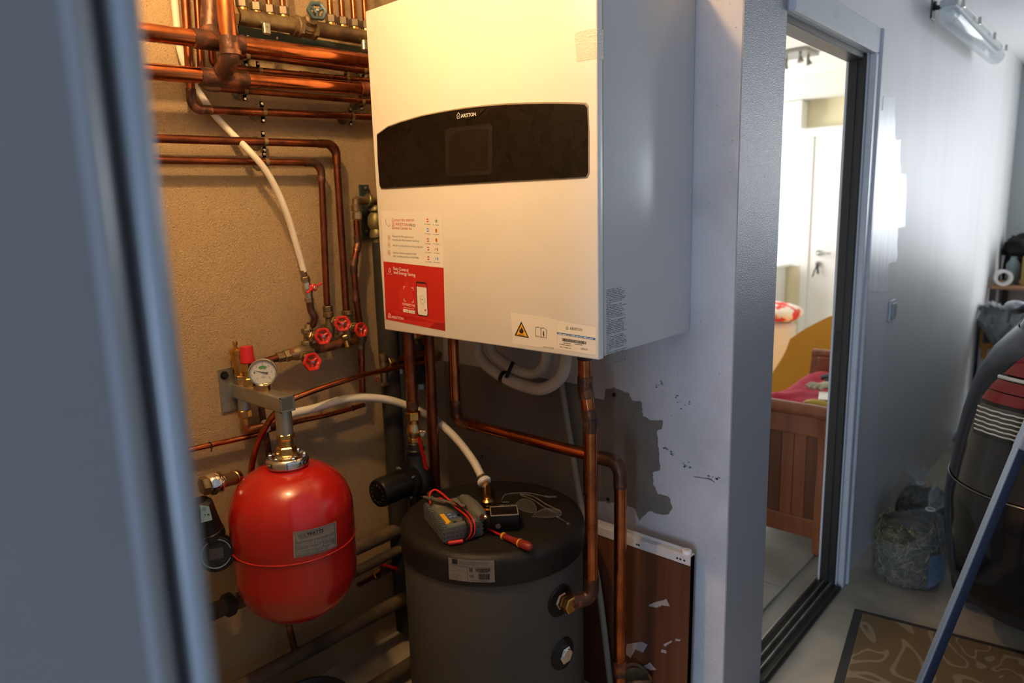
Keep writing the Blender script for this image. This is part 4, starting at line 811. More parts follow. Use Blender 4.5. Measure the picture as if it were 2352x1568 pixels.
a0, z0 = ang_at(675, 1281, VX, VY, VR); a1, z1 = ang_at(774, 1254, VX, VY, VR); _, ztop = ang_at(669, 1222, VX, VY, VR)
if a1 < a0: a1 += 2*PI
LW = (a1-a0)*VR; LH = ztop-z0; tl = math.atan2(z1-z0, LW); LW /= math.cos(tl)
lb = cyl_sheet(VX, VY, VR, a0, z0, LW, LH, 0.0006, M('silver_label', (0.50, 0.48, 0.45), 0.4), ve, 'rating_label', tilt=tl)
f = cyl_map(VX, VY, VR+0.0012, a0, z0, tl)
lettering('WATTS', f, LW*0.28, LH*0.78, LW*0.38, ink, ve, 0.035, LH*0.12)
lettering('WATER TECHNOLOGIES', f, LW*0.285, LH*0.72, LW*0.37, ink, ve, 0.012, LH*0.035)
for k in range(3):
    b = BM(); x = LW*(0.07+k*0.062); prism(b, [f(x, LH*0.90), f(x+LW*0.055, LH*0.90), f(x+LW*0.11, LH*0.71), f(x+LW*0.055, LH*0.71)], (-0.5, -0.8, 0), 0.0002); obj('emblem_bar', b, M('emblem_grey', (0.16, 0.16, 0.15), 0.5), ve, smooth=False)
b = BM()
def rule(bm, x0, y0, x1, y1, r=0.00035, n=6): tube(bm, [f(LW*(x0+(x1-x0)*k/n), LH*(y0+(y1-y0)*k/n)) for k in range(n+1)], r, 4)
for q in ((.04, .04, .96, .04), (.04, .96, .96, .96), (.04, .04, .04, .96), (.96, .04, .96, .96), (.04, .60, .96, .60), (.04, .38, .96, .38), (.04, .22, .96, .22), (.27, .38, .27, .60), (.45, .38, .45, .60), (.63, .38, .63, .60), (.82, .38, .82, .60), (.38, .22, .38, .38), (.65, .22, .65, .38)): rule(b, *q)
obj('label_rules', b, ink, ve, smooth=False)
for i, (x, y, s, wd) in enumerate(((.06, .53, 'Type', .17), (.29, .53, 'Capacity', .13), (.47, .53, 'Bar', .10), (.65, .53, 'Temp', .12), (.84, .53, 'Conn', .09), (.06, .44, 'MAG-H 25', .18), (.33, .44, '25', .05), (.50, .44, '1.5', .06), (.67, .44, '+99', .08), (.06, .30, 'Max pressure', .25), (.41, .30, 'Test', .12), (.67, .30, 'Serial', .16), (.08, .13, 'Ensure the vessel is connected and charged', .7), (.06, .07, 'before use, follow the installation sheet', .7))):
    lettering(s, f, LW*x, LH*y, LW*wd, ink_grey, ve, 0, LH*0.04, 'small_print')
lettering('CE', f, LW*.84, LH*.26, LW*.09, ink, ve, 0.01, LH*0.09)

# ================================================================== buffer tank
tk = thing('buffer_tank', 'grey cylindrical buffer tank with a black lid under the boiler', 'tank', (TK.x, TK.y, 0.02))
b = BM(); lathe(b, [(TR-0.02, 0.03), (TR, 0.05), (TR, 0.57)], (TK.x, TK.y, 0), (0, 0, 1), 72); obj('jacket', b, tank_skin, tk, angle=60)
b = BM(); pr = [(TR+0.001, 0.556), (TR+0.006, 0.557), (TR+0.006, 0.612)]+[(TR+0.006-0.028+0.028*math.cos(a), 0.612+0.028*math.sin(a)) for a in [PI/2*k/6 for k in range(1, 7)]]+[(0.12, TZ), (0.001, TZ)]
lathe(b, pr, (TK.x, TK.y, 0), (0, 0, 1), 72, False); obj('lid', b, black_skin, tk, angle=60)
for a in (0.4, 2.5, 4.6):
    b = BM(); p = Vector((TK.x+0.2*math.cos(a), TK.y+0.2*math.sin(a), 0)); cyl(b, p, p+Vector((0, 0, 0.04)), 0.02, 14); obj('foot', b, black_plastic, tk)
def port(px, py, plug):
    a, z = ang_at(px, py, TK.x, TK.y, TR); n = Vector((math.cos(a), math.sin(a), 0)); s = Vector((-n.y, n.x, 0)); c = Vector((TK.x, TK.y, z))
    rows = []; b = BM()
    def surf(u, v, off): return Vector((TK.x+(TR+off)*math.cos(a+u/TR), TK.y+(TR+off)*math.sin(a+u/TR), z+v))
    rim = [b.verts.new(surf(0.046*math.cos(t_), 0.046*math.sin(t_), 0.001)) for t_ in [2*PI*k/32 for k in range(32)]]
    rim2 = [b.verts.new(surf(0.042*math.cos(t_), 0.042*math.sin(t_), 0.006)) for t_ in [2*PI*k/32 for k in range(32)]]
    rim3 = [b.verts.new(surf(0.026*math.cos(t_), 0.026*math.sin(t_), 0.006)) for t_ in [2*PI*k/32 for k in range(32)]]
    cc = b.verts.new(surf(0, 0, 0.001))
    for k in range(32):
        j = (k+1) % 32; b.faces.new((rim[k], rim[j], rim2[j], rim2[k])); b.faces.new((rim2[k], rim2[j], rim3[j], rim3[k])); b.faces.new((rim3[k], rim3[j], cc))
    r_ = obj('port_rosette', b, black_plastic, tk)
    p = surf(0, 0, 0)
    if plug:
        b = BM(); hexnut(b, p, p+n*0.016, 0.025); lathe(b, [(0.019, 0.016), (0.017, 0.018), (0.001, 0.018)], p, n, 20, False); obj('steel_plug', b, chrome, r_)
    else:
        b = BM(); hexnut(b, p, p+n*0.010, 0.024); obj('reducer', b, zinc, r_)
    return p, n
pp1, pn1 = port(1287, 1378, False); port(1293, 1500, True)
a0, z0 = ang_at(1032, 1329, TK.x, TK.y, TR+0.006); a1, _ = ang_at(1137, 1336, TK.x, TK.y, TR+0.006); _, zt = ang_at(1030, 1279, TK.x, TK.y, TR+0.006)
LW = (a1-a0)*(TR+0.006); LH = zt-z0
cyl_sheet(TK.x, TK.y, TR+0.006, a0, z0, LW, LH, 0.0006, M('tank_label', (0.40, 0.38, 0.36), 0.45), tk, 'product_label')
f = cyl_map(TK.x, TK.y, TR+0.0075, a0, z0)
b = BM(); prism(b, [f(LW*.09, LH*.76), f(LW*.215, LH*.76), f(LW*.215, LH*.97), f(LW*.09, LH*.97)], (-.7, -.7, 0), 0.0002); obj('logo_square', b, ink, tk, smooth=False)
lettering('STA', f, LW*.11, LH*.81, LW*.08, ink_grey, tk, 0, LH*.05)
lettering('Ballon tampon STA PUFFER PVC 50 mural -', f, LW*.26, LH*.87, LW*.64, ink, tk, 0.01, LH*.045)
lettering('6 piquages avec 4 bouchons 1"1/4 inclus', f, LW*.26, LH*.79, LW*.60, ink, tk, 0.01, LH*.045)
b = BM()
for q in ((.03, .70, .97, .70), (.43, .05, .43, .70)):
    tube(b, [f(LW*(q[0]+(q[2]-q[0])*k/6), LH*(q[1]+(q[3]-q[1])*k/6)) for k in range(7)], 0.0003, 4)
obj('label_rules', b, ink, tk, smooth=False)
for y, s, wd in ((.60, 'Volume : 50 L', .14), (.54, 'Poids : 16 kg', .13), (.46, 'Pression max. de service : 3 bar', .30), (.40, 'Temperature max. de service : 95 C', .34), (.24, 'xxxxx xxx xxxxxx', .20), (.17, 'xx xxx xxxxxx', .17), (.10, 'xxxxxxx x xxxxx xxx xx', .27)): lettering(s, f, LW*.05, LH*y, LW*wd, ink_grey, tk, 0, LH*.032, 'lettering' if y > .3 else 'small_print')
lettering('CE', f, LW*.47, LH*.22, LW*.09, ink, tk, 0.01, LH*.11); lettering('Made in EU   Date 02/2024', f, LW*.52, LH*.05, LW*.32, ink, tk, 0.01, LH*.035)
for (x0, x1, ya, yb) in ((.61, .92, .50, .64), (.67, .90, .14, .40)):
    b = BM(); t = 0
    while t < 0.98:
        wv = random.choice((.012, .02, .035)); prism(b, [f(LW*(x0+(x1-x0)*t), LH*ya), f(LW*(x0+(x1-x0)*min(1, t+wv)), LH*ya), f(LW*(x0+(x1-x0)*min(1, t+wv)), LH*yb), f(LW*(x0+(x1-x0)*t), LH*yb)], (-.7, -.7, 0), 0.0002); t += wv+random.choice((.01, .018, .03))
    obj('barcode', b, ink, tk, smooth=False)
lettering('xxxxxxxxxxxxx', f, LW*.67, LH*.46, LW*.2, ink, tk, 0, LH*.03, 'small_print')
b = BM(); cx_, cy_ = .505, .56
for q in (((-.03, .08), (.03, .08)), ((-.025, .08), (-.018, -.06)), ((.025, .08), (.018, -.06)), ((-.018, -.06), (.018, -.06)), ((-.045, .09), (.04, -.08)), ((.045, .09), (-.04, -.08))): tube(b, [f(LW*(cx_+a[0]), LH*(cy_+a[1])) for a in q], 0.0004, 4)
obj('bin_symbol', b, ink, tk, smooth=False)

# ================================================================== copper from boiler
D1x = 1.34
d1a = AX(934, 740, D1x); d1b = AX(946, 945, D1x); d1 = Vector((D1x, d1a.y, 0))
t = run('thick_copper_pipe', 'copper pipe dropping from the boiler into the brass valve above the black pump', [Vector((D1x, 1.637, BZ0+0.01)), Vector((D1x, 1.637, 0.905))], 0.0170, copper_old, endfit=[(Vector((D1x, 1.637, 0.925)), (0, 0, 1))], fit=burnt)
D2x = 1.42; run('thick_copper_pipe', 'copper pipe beside the pump running from the boiler down behind the tank', [Vector((D2x, 1.636, BZ0+0.01)), Vector((D2x, 1.645, 0.06))], 0.0170, copper_old)
D3x = 1.52
q0 = Vector((D3x, 1.632, BZ0+0.01)); q1 = Vector((D3x, 1.635, 0.828)); q2 = Vector((D3x, 0.992, 0.828)); q3 = Vector((D3x, 0.995, 0.03))
t = run('thick_copper_pipe', 'copper pipe that leaves the boiler, crosses above the tank and drops past the brown panel', [q0, q1, q2, q3], 0.0175, copper, 0.04, burnt, sl=0.03, lip=0.0022, endfit=[(Vector((D3x, 0.995, 0.21)), (0, 0, 1))])
q = [Vector((1.42, 1.034, BZ0+0.01)), Vector((1.42, 1.034, 1.06)), Vector((1.42, 1.016, 0.99)), Vector((1.42, 1.016, 0.46)), Vector((1.40, 1.012, 0.452))]
D4 = [AX(1343, 800, 1.42), AX(1345, 890, 1.42), AX(1357, 960, 1.42), AX(1357, 1060, 1.42)]
zb = pp1.z; dnx, dny = 1.42, D4[3].y
D4 = [Vector((1.42, D4[0].y, BZ0+0.01)), Vector((1.42, D4[0].y, AX(1346, 890, 1.42).z)), Vector((1.42, dny, AX(1357, 965, 1.42).z)), Vector((1.42, dny, zb)), pp1+pn1*0.02]
t = run('thick_copper_pipe', 'copper pipe with blackened joints dropping from the boiler to the port in the tank side', D4, 0.0178, copper, 0.032, burnt, sl=0.026, lip=0.0022)
for za, zb_ in ((BZ0-0.005, BZ0-0.045), (1.075, 1.06), (0.975, 0.935)):
    yy_ = D4[0].y if za > 1.05 else dny
    b = BM(); sleeve(b, (1.42, yy_, (za+zb_)/2), (0, 0, 1), 0.0180, za-zb_, 0.0018); obj('blackened_joint', b, M('soot_black_copper', (0.035, 0.028, 0.024), 0.5, 0.4, (0.12, 0.06, 0.04), 60, (0.55, 0.7), bump=0.2, bs=80), t)
b = BM(); hexnut(b, pp1+pn1*0.010, pp1+pn1*0.020, 0.020); hexnut(b, pp1+pn1*0.020, pp1+pn1*0.042, 0.0235); obj('port_nut', b, brass, t)
# pump under the first pipe
pu = thing('circulation_pump', 'black circulation pump with brass ball valve and red lever above it', 'pump', (D1x, 1.637, 0.5))
px_, py_ = D1x, 1.637
V3 = lambda z: Vector((px_, py_, z))
stack(pu, [('union_nut', V3(0.876), V3(0.903), 0.0245, 'hex', brass), ('valve_neck', V3(0.862), V3(0.878), 0.016, 'cyl', brass), ('valve_body', V3(0.818), V3(0.864), 0.0225, 'bulge', M('valve_brass_satin', (0.62, 0.47, 0.24), 0.3, 1)), ('lower_ring', V3(0.803), V3(0.820), 0.021, 'hex', brass), ('pump_union', V3(0.765), V3(0.804), 0.026, 'cyl', black_iron), ('pump_collar', V3(0.775), V3(0.784), 0.033, 'cyl', black_iron)])
b = BM(); lathe(b, [(0.026, 0.0), (0.032, -0.03), (0.045, -0.06), (0.055, -0.085), (0.055, -0.11), (0.03, -0.13), (0.03, -0.17), (0.03, -0.175), (0.03, -0.2), (0.022, -0.205), (0.022, -0.45)], V3(0.765), (0, 0, 1), 24); obj('pump_casing', b, black_iron, pu)
hp = V3(0.835)+Vector((0.008, -0.028, 0)); b = BM(); cyl(b, V3(0.838), hp+Vector((0.01, -0.005, 0.003)), 0.006, 12); hexnut(b, hp+Vector((0, 0, 0)), hp+Vector((-0.004, -0.008, 0)), 0.008); obj('lever_stem', b, nickel, pu)
lp = [AX(961, 1003, 1.325), AX(965, 1018, 1.322), AX(972, 1045, 1.318), AX(979, 1078, 1.315)]
b = BM()
prev = None
for p_ in lp:
    a_ = b.verts.new(p_+Vector((0, 0.009, 0))); c_ = b.verts.new(p_-Vector((0, 0.009, 0)))
    if prev: b.faces.new((prev[0], prev[1], c_, a_))
    prev = (a_, c_)
bmesh.ops.solidify(b, geom=b.faces[:], thickness=0.004); obj('red_lever', b, red_plastic, pu)
mo = Vector((px_, py_, 0.685)); ax_ = Vector((-1, -0.04, 0.0)).normalized()
b = BM(); lathe(b, [(0.050, 0.02), (0.054, 0.03), (0.054, 0.045), (0.044, 0.05), (0.044, 0.150), (0.041, 0.156), (0.034, 0.158), (0.001, 0.158)], mo, ax_, 40, False); obj('motor', b, black_plastic, pu, angle=40)
for k in range(4):
    a = k*PI/2+0.6; u, v, _ = frame_from(ax_); p = mo+ax_*0.045+(u*math.cos(a)+v*math.sin(a))*0.05; b = BM(); hexnut(b, p, p+ax_*0.01, 0.005); obj('motor_screw', b, steel, pu)
for k in range(12):
    a = k*PI/6; u, v, _ = frame_from(ax_); p = mo+ax_*0.157+(u*math.cos(a)+v*math.sin(a))*0.026; b = BM(); cyl(b, p, p+ax_*0.002, 0.0022, 8); obj('face_dot', b, M('pump_print', (0.05, 0.05, 0.05), 0.5), pu)
# insulated loop under the boiler
ip = [[(1092, 770, 1.55), (1096, 800, 1.55), (1112, 832, 1.55), (1150, 862, 1.55), (1200, 885, 1.55), (1245, 893, 1.55), (1282, 872, 1.55), (1298, 835, 1.55), (1300, 790, 1.55)], [(1120, 770, 1.57), (1128, 800, 1.57), (1150, 826, 1.57), (1190, 850, 1.57), (1222, 858, 1.57), (1246, 845, 1.57), (1255, 815, 1.57), (1256, 790, 1.57)]]
for k, (pl, lab) in enumerate(zip(ip, ('outer of two cream foam-lagged loops hanging under the boiler, tied with black tape', 'inner of two cream foam-lagged loops hanging under the boiler'))):
    pts = [AX(*q) for q in pl]
    for e in (0, -1): pts[e].z = BZ0+0.01
    t = run('insulated_hose', lab, pts, 0.0185 if k == 0 else 0.0170, insul, spline=True, seg=18)
    if k == 0:
        a_ = AX(1158, 866, 1.55); b = BM(); lathe(b, [(0.0185, -0.007), (0.0200, -0.007), (0.0200, 0.007), (0.0185, 0.007)], a_, AX(1166, 871, 1.55)-AX(1150, 862, 1.55), 20, False); tube(b, [AX(1163, 866, 1.531), AX(1172, 846, 1.535), AX(1178, 832, 1.55)], 0.006, 8); obj('black_tape', b, black_plastic, t)
# grey overflow tube
run('grey_plastic_tube', 'slender grey plastic tube leaning behind the tank from the lagged loops to the floor', [AX(1288, 870, 1.69), AX(1310, 1010, 1.68), AX(1335, 1160, 1.655), AX(1372, 1330, 1.615), AX(1402, 1568, 1.60), AX(1420, 1700, 1.60)], 0.0095, M('grey_tube', (0.25, 0.235, 0.20), 0.7), spline=True)

# ================================================================== ceiling lamp of the closet (out of frame, lights the niche)
LP = Vector((0.50, 1.125, 2.40))
cl = thing('ceiling_bulb', 'bare warm light bulb hanging in a plain holder from the closet ceiling', 'lamp', LP)
b = BM(); lathe(b, [(0.004, CLC-LP.z), (0.03, CLC-LP.z-0.002), (0.03, CLC-LP.z-0.02), (0.004, CLC-LP.z-0.024), (0.004, 0.085), (0.018, 0.08), (0.019, 0.04), (0.014, 0.036)], LP, (0, 0, 1), 20); obj('holder', b, black_plastic, cl)
bulb_m = M('warm_bulb', (1, 0.8, 0.5), 0.4, emit=((1.0, 0.62, 0.275), 1080.0))
b = BM(); sphere(b, LP, 0.032, (1, 1, 1.05), 3); lathe(b, [(0.026, 0.018), (0.014, 0.042)], LP, (0, 0, 1), 20); obj('bulb', b, bulb_m, cl)

# ================================================================== low pipes and floor things in the closet
Wl = lambda x, y, o=.08: AY(x, y, YC-o)
t = run('lagged_floor_pipe', 'dusty brown lagged pipe along the wall base behind the red vessel', [Vector((0.222, YC-.08, 0.435)), Vector((1.50, YC-.08, 0.435))], 0.024, lag)
b = BM(); cyl(b, (0.775, YC-.08, 0.435), (0.80, YC-.08, 0.435), 0.033, 18, 0.004); obj('end_cuff', b, black_foam, t)
run('lagged_floor_pipe', 'second dusty lagged pipe just below, running behind the tank', [Vector((1.05, YC-.09, 0.355)), Vector((1.50, YC-.09, 0.37))], 0.017, lag)
t = run('lagged_floor_pipe', 'long dirty lagged pipe near the closet floor running toward the tank', [Vector((0.222, YC-.10, 0.185)), Vector((1.02, YC-.10, 0.185)), Vector((1.50, YC-.10, 0.185))], 0.023, lag)
b = BM(); cyl(b, (1.11, YC-.10, 0.185), (1.16, YC-.10, 0.185), 0.012, 14); obj('bare_joint', b, copper_old, t)
run('lagged_floor_pipe', 'lowest dark lagged pipe lying on the closet floor', [AZ(530, 1600, .06)+Vector((0, 0.02, 0)), Vector((1.10, 1.66, 0.05)), Vector((1.40, 1.66, 0.05))], 0.020, lag, 0.03)
run('copper_pipe', 'dark drain pipe standing under the red vessel', [Vector((VX+.03, YC-.10, 0.36)), Vector((VX+.05, YC-.10, 0.21))], 0.010, burnt)
dv = thing('drain_valve', 'small brass ball valve with red lever beside the red vessel near the floor', 'valve', Wl(850, 1330))
stack(dv, [('copper_tail', Wl(822, 1343), Wl(862, 1322), 0.0085, 'cyl', copper_old), ('nut', Wl(858, 1325), Wl(872, 1317), 0.0145, 'hex', brass), ('body', Wl(870, 1318), Wl(902, 1301), 0.0125, 'bulge', brass_old), ('side_cap', Wl(872, 1297), Wl(876, 1305), 0.007, 'cyl', brass)])
b = BM(); tube(b, [Wl(878, 1296, .10), Wl(892, 1300, .10), Wl(912, 1306, .10)], [0.006, 0.005, 0.006], 8); obj('red_lever', b, red_plastic, dv)
# electronic meter left of the vessel
me_ = thing('heat_meter', 'black cylindrical pump head with round display and pale blue tag behind the door leaf', 'meter', AY(500, 1300, 1.72))
A_ = lambda x, y, Y=1.74: AY(x, y, Y)
stack(me_, [('brass_nut', A_(462, 1117), A_(478, 1113), 0.025, 'hex', brass_old), ('valve_body', A_(478, 1113, 1.77), A_(500, 1108, 1.77), 0.030, 'bulge', brass_old), ('clamp_band', A_(499, 1108, 1.77), A_(507, 1106, 1.77), 0.029, 'cyl', chrome), ('outlet', A_(507, 1106, 1.77), A_(535, 1098, 1.79), 0.018, 'cyl', brass_old), ('outlet_ring', A_(535, 1098, 1.79), A_(545, 1095, 1.80), 0.020, 'cyl', brass)])
b = BM(); lathe(b, [(0.025, -0.018), (0.025, -0.006), (0.016, 0.0), (0.001, 0.002)], A_(491, 1098, 1.75), (-0.2, -0.6, 0.7), 24, False); obj('chrome_cap', b, chrome, me_)
b = BM(); lathe(b, [(0.024, 0), (0.032, 0.01), (0.034, 0.09), (0.036, 0.092), (0.036, 0.11)], A_(455, 1150), A_(493, 1250)-A_(455, 1150), 28); obj('motor_can', b, black_iron, me_)
hd = A_(497, 1272, 1.70); hn = (CAM-hd); hn.z *= 0.55; hn.normalize()
b = BM(); lathe(b, [(0.040, -0.05), (0.047, -0.045), (0.047, -0.006), (0.044, 0.0), (0.040, 0.001), (0.038, -0.003), (0.001, -0.003)], hd, hn, 36, False); obj('display_head', b, black_plastic, me_)
u, v, _ = frame_from(hn)
b = BM(); tube(b, [hd+(u*math.cos(a)+v*math.sin(a))*0.036 for a in [0.2+i*PI/14 for i in range(26)]], 0.0018, 6); obj('blue_ring', b, M('blue_ring', (0.12, 0.20, 0.26), 0.3), me_)
b = BM(); box(b, hd-hn*0.002, (0.034, 0.028, 0.001), 0, Matrix((u, v, hn)).transposed()); obj('screen', b, M('meter_screen', (0.03, 0.026, 0.02), 0.15), me_, smooth=False)
b = BM(); prism(b, [A_(x, y, 1.69) for x, y in [(460, 1160), (480, 1162), (488, 1193), (462, 1200)]], (-.4, -.9, 0), 0.001); obj('blue_tag', b, M('tag_blue', (0.22, 0.38, 0.46), 0.5), me_, smooth=False)
lettering('152', lambda u_, v_: A_(464+u_, 1172-v_, 1.6885), 0, 0, 9, ink, me_, 0, 6)
lettering('x xx', lambda u_, v_: A_(470+u_, 1183-v_, 1.6885), 0, 0, 12, ink, me_, 0, 5, 'small_print')
# round sump ring at the closet floor
sp = AZ(716, 1610, 0.11)
rg = thing('sump_ring', 'round black sump cover with a worn rim on the closet floor', 'cover', (sp.x, sp.y, 0.0))
b = BM(); lathe(b, [(0.115, 0.0), (0.115, 0.10), (0.112, 0.112), (0.100, 0.114), (0.095, 0.104), (0.094, 0.06)], (sp.x, sp.y, 0), (0, 0, 1), 48, False); obj('rim', b, M('worn_black', (0.035, 0.03, 0.025), 0.5), rg)
b = BM(); lathe(b, [(0.001, 0.07), (0.03, 0.068), (0.094, 0.06)], (sp.x, sp.y, 0), (0, 0, 1), 40, False); obj('dish', b, black_plastic, rg)
# brown panel leaning on the wall with drawer slide
pn = thing('cabinet_side_panel', 'brown laminate panel with a white drawer slide and chipped chipboard edge, leaning on the wall', 'panel', (1.60, 1.0, 0.0))
p0 = AX(1590, 1282, 1.655); p1 = AX(1372, 1228, 1.655); ptop = p0.z
# the panel leans: foot further from the wall than the top
def PX(z): return 1.655-0.012*(ptop-z)/ptop
pe0, pe1 = p0.y+0.004, 1.40
b = BM(); prism(b, [(PX(0), pe0, 0), (PX(ptop), pe0, ptop), (PX(ptop)+0.018, pe0, ptop), (PX(0)+0.018, pe0, 0)], (0, 1, 0), pe1-pe0); pb_ = obj('board', b, wood2, pn, smooth=False)
b = BM(); n = 26; L1 = []
for k in range(n+1):
    z = ptop*k/n; L1.append((b.verts.new((PX(z)-0.0006+random.uniform(0, .002), pe0-0.0015, z)), b.verts.new((PX(z)+0.0185, pe0-0.0015, z))))
for k in range(n): b.faces.new((L1[k][0], L1[k][1], L1[k+1][1], L1[k+1][0]))
bmesh.ops.solidify(b, geom=b.faces[:], thickness=0.002); obj('chipped_edge', b, chip, pn, smooth=False)
slm = M('white_steel_rail', (0.55, 0.55, 0.56), 0.35)
b = BM(); box2(b, (PX(ptop)-0.004, pe0, ptop-0.024), (PX(ptop), pe1, ptop+0.004), 0.001); box2(b, (PX(ptop)-0.004, pe0, ptop+0.002), (PX(ptop)+0.022, pe1, ptop+0.0045), 0.001); box2(b, (PX(ptop)+0.016, pe0+0.03, ptop+0.004), (PX(ptop)+0.020, pe1, ptop+0.014), 0.001); sl_ = obj('drawer_slide', b, slm, pn)
for yy in (0.018, 0.030, 0.040, 0.165, 0.172):
    b = BM(); cyl(b, (PX(ptop)-0.0045, pe0+yy, ptop-0.012), (PX(ptop)-0.0035, pe0+yy, ptop-0.012), 0.0033, 10); obj('slide_hole', b, ink, sl_)
b = BM(); lathe(b, [(0.013, 0), (0.014, 0.004), (0.013, 0.010), (0.006, 0.011), (0.006, 0.006), (0.001, 0.006)], (PX(ptop)+0.010, pe0+0.018, ptop+0.004), (0, 0, 1), 22, False); obj('slide_roller', b, label_white, sl_)
for q in ([(1488, 1392), (1500, 1384), (1530, 1376), (1537, 1392), (1520, 1390), (1508, 1396), (1492, 1392)], [(1440, 1478), (1475, 1472), (1488, 1480), (1478, 1497), (1460, 1490), (1450, 1510), (1438, 1500)], [(1524, 1480), (1542, 1470), (1544, 1474), (1528, 1484)], [(1552, 1466), (1563, 1468), (1562, 1472), (1550, 1471)], [(1478, 1530), (1494, 1520), (1508, 1536), (1496, 1538)], [(1520, 1490), (1530, 1492), (1532, 1500), (1518, 1496)]):
    c_ = [AX(x, y, PX(0.35)-0.002) for x, y in q]; c2 = []
    for i_, p_ in enumerate(c_):
        nx = c_[(i_+1) % len(c_)]
        for k in range(3): z_ = p_.lerp(nx, k/3); c2.append(Vector((PX(z_.z)-0.0006, z_.y+random.uniform(-.001, .001), z_.z+random.uniform(-.001, .001))))
    b = BM(); prism(b, c2, (-1, 0, 0), 0.0004); obj('paint_smear', b, M('paint_smear', (0.34, 0.30, 0.29), 0.7), pn, smooth=False)
bc = AX(1462, 1560, 1.594)
ct = thing('paper_sack', 'tan paper sack end with a dark folded rim in front of the brown panel', 'sack', (bc.x, bc.y, 0))
b = BM(); lathe(b, [(0.042, 0), (0.044, bc.z*0.6), (0.040, bc.z-0.02+0.03)], (bc.x, bc.y, 0), (0, 0, 1), 20, False); obj('sack_body', b, M('tan_paper', (0.30, 0.22, 0.13), 0.7, 0, (0.22, 0.16, 0.09), 9), ct)
b = BM(); tube(b, [Vector((bc.x+0.040*math.cos(a), bc.y+0.042*math.sin(a), bc.z+0.012+0.01*math.sin(2*a))) for a in [2*PI*k/24 for k in range(25)]], 0.005, 8, False); obj('rolled_rim', b, M('brown_rim', (0.12, 0.065, 0.03), 0.6), ct)

# ================================================================== tools on the tank lid
def place(org, ang): return Matrix.Translation(org) @ Matrix.Rotation(ang, 4, 'Z')
mA = AZ(1020, 1252, TZ); mB = AZ(1125, 1234, TZ); mC = AZ(972, 1195, TZ)
ex_ = (mB-mA); wd_ = 0.112; ln_ = 0.180
ang = math.atan2(ex_.y, ex_.x)+math.radians(6); mc_ = mA+Vector((math.cos(ang), math.sin(ang), 0))*wd_/2+Vector((-math.sin(ang), math.cos(ang), 0))*ln_/2
mm_ = thing('multimeter', 'grey multimeter in a ribbed rubber holster wrapped with its red and black test leads', 'multimeter', (mc_.x, mc_.y, TZ))
MX = place(Vector((mc_.x, mc_.y, TZ)), ang)
def lob(name, b, mat, parent, **k): b.transform(MX); return obj(name, b, mat, parent, **k)
H_ = 0.048
b = BM(); box2(b, (-wd_/2, -ln_/2, 0.001), (wd_/2, ln_/2, H_), 0.006, 2); hol = lob('holster', b, rubber_grey, mm_)
for k in range(9):
    x = -wd_/2+wd_*(k+0.5)/9
    for s in (-1, 1): b = BM(); box2(b, (x-0.0012, s*ln_/2-0.0012, 0.004), (x+0.0012, s*ln_/2+0.0012, H_-0.002)); lob('rib', b, M('rib_rubber', (0.10, 0.105, 0.10), 0.55), hol, smooth=False)
for k in range(14):
    y = -ln_/2+ln_*(k+0.5)/14
    for s in (-1, 1):
        b = BM(); box2(b, (s*wd_/2-0.0014, y-0.0014, 0.004), (s*wd_/2+0.0014, y+0.0014, H_-0.002)); lob('rib', b, MATS['rib_rubber'], hol, smooth=False)
        b = BM(); box(b, (s*(wd_/2-0.006), y, H_+0.001), (0.012, 0.007, 0.005), 0.0012); lob('grip_tooth', b, rubber_grey, hol)
for zz_ in (0.012, 0.024, 0.036):
    b = BM(); box2(b, (-wd_/2-0.001, -ln_/2-0.001, zz_-0.0008), (wd_/2+0.001, ln_/2+0.001, zz_+0.0008)); lob('rib', b, MATS['rib_rubber'], hol, smooth=False)
b = BM(); box2(b, (-wd_/2+0.013, -ln_/2+0.008, H_-0.004), (wd_/2-0.013, ln_/2-0.008, H_+0.003), 0.003); lob('face_plate', b, grey_plastic, mm_)
b = BM(); box2(b, (-0.034, 0.03, H_+0.003), (0.034, 0.068, H_+0.0045), 0.0006); lob('display', b, M('meter_lcd', (0.20, 0.20, 0.16), 0.2), mm_)
b = BM(); box2(b, (-0.040, -0.070, H_+0.003), (-0.028, -0.010, H_+0.0038)); lob('yellow_panel', b, ink_yellow, mm_, smooth=False)
b = BM(); box2(b, (-0.028, -0.052, H_+0.003), (0.006, -0.010, H_+0.0038)); lob('blue_panel', b, M('dull_blue', (0.05, 0.09, 0.19), 0.5), mm_, smooth=False)
lettering('xxx', lambda u_, v_: MX @ Vector((-0.022+u_, -0.024+v_, H_+0.0044)), 0, 0, 0.012, ink_white, mm_, 0, 0.005, 'small_print'); lettering('xxx xx', lambda u_, v_: MX @ Vector((-0.022+u_, -0.042+v_, H_+0.0044)), 0, 0, 0.018, ink_white, mm_, 0, 0.004, 'small_print')
b = BM(); box2(b, (-0.044, -0.078, H_+0.002), (-0.034, -0.072, H_+0.006), 0.001); lob('yellow_button', b, ink_yellow, mm_)
b = BM(); box2(b, (0.0, -0.046, H_+0.003), (0.030, -0.036, H_+0.009), 0.002); lob('slide_switch', b, black_plastic, mm_)
for x in (-0.018, 0.008): b = BM(); box2(b, (x-0.005, -0.078, H_+0.003), (x+0.005, -0.070, H_+0.005), 0.001); lob('socket', b, ink, mm_)
b = BM(); lathe(b, [(0.010, -0.085), (0.020, -0.06), (0.022, 0.0), (0.018, 0.05), (0.008, 0.08)], (0.058, -0.0, H_+0.002), (0, 1, 0), 18); lob('clamp_jaw', b, grey_plastic, mm_)
b = BM(); lathe(b, [(0.010, 0), (0.011, 0.012), (0.006, 0.030), (0.001, 0.034)], (0.058, -0.083, H_+0.004), (0, -0.6, 0.25), 16); lob('jaw_tip', b, nickel, mm_)
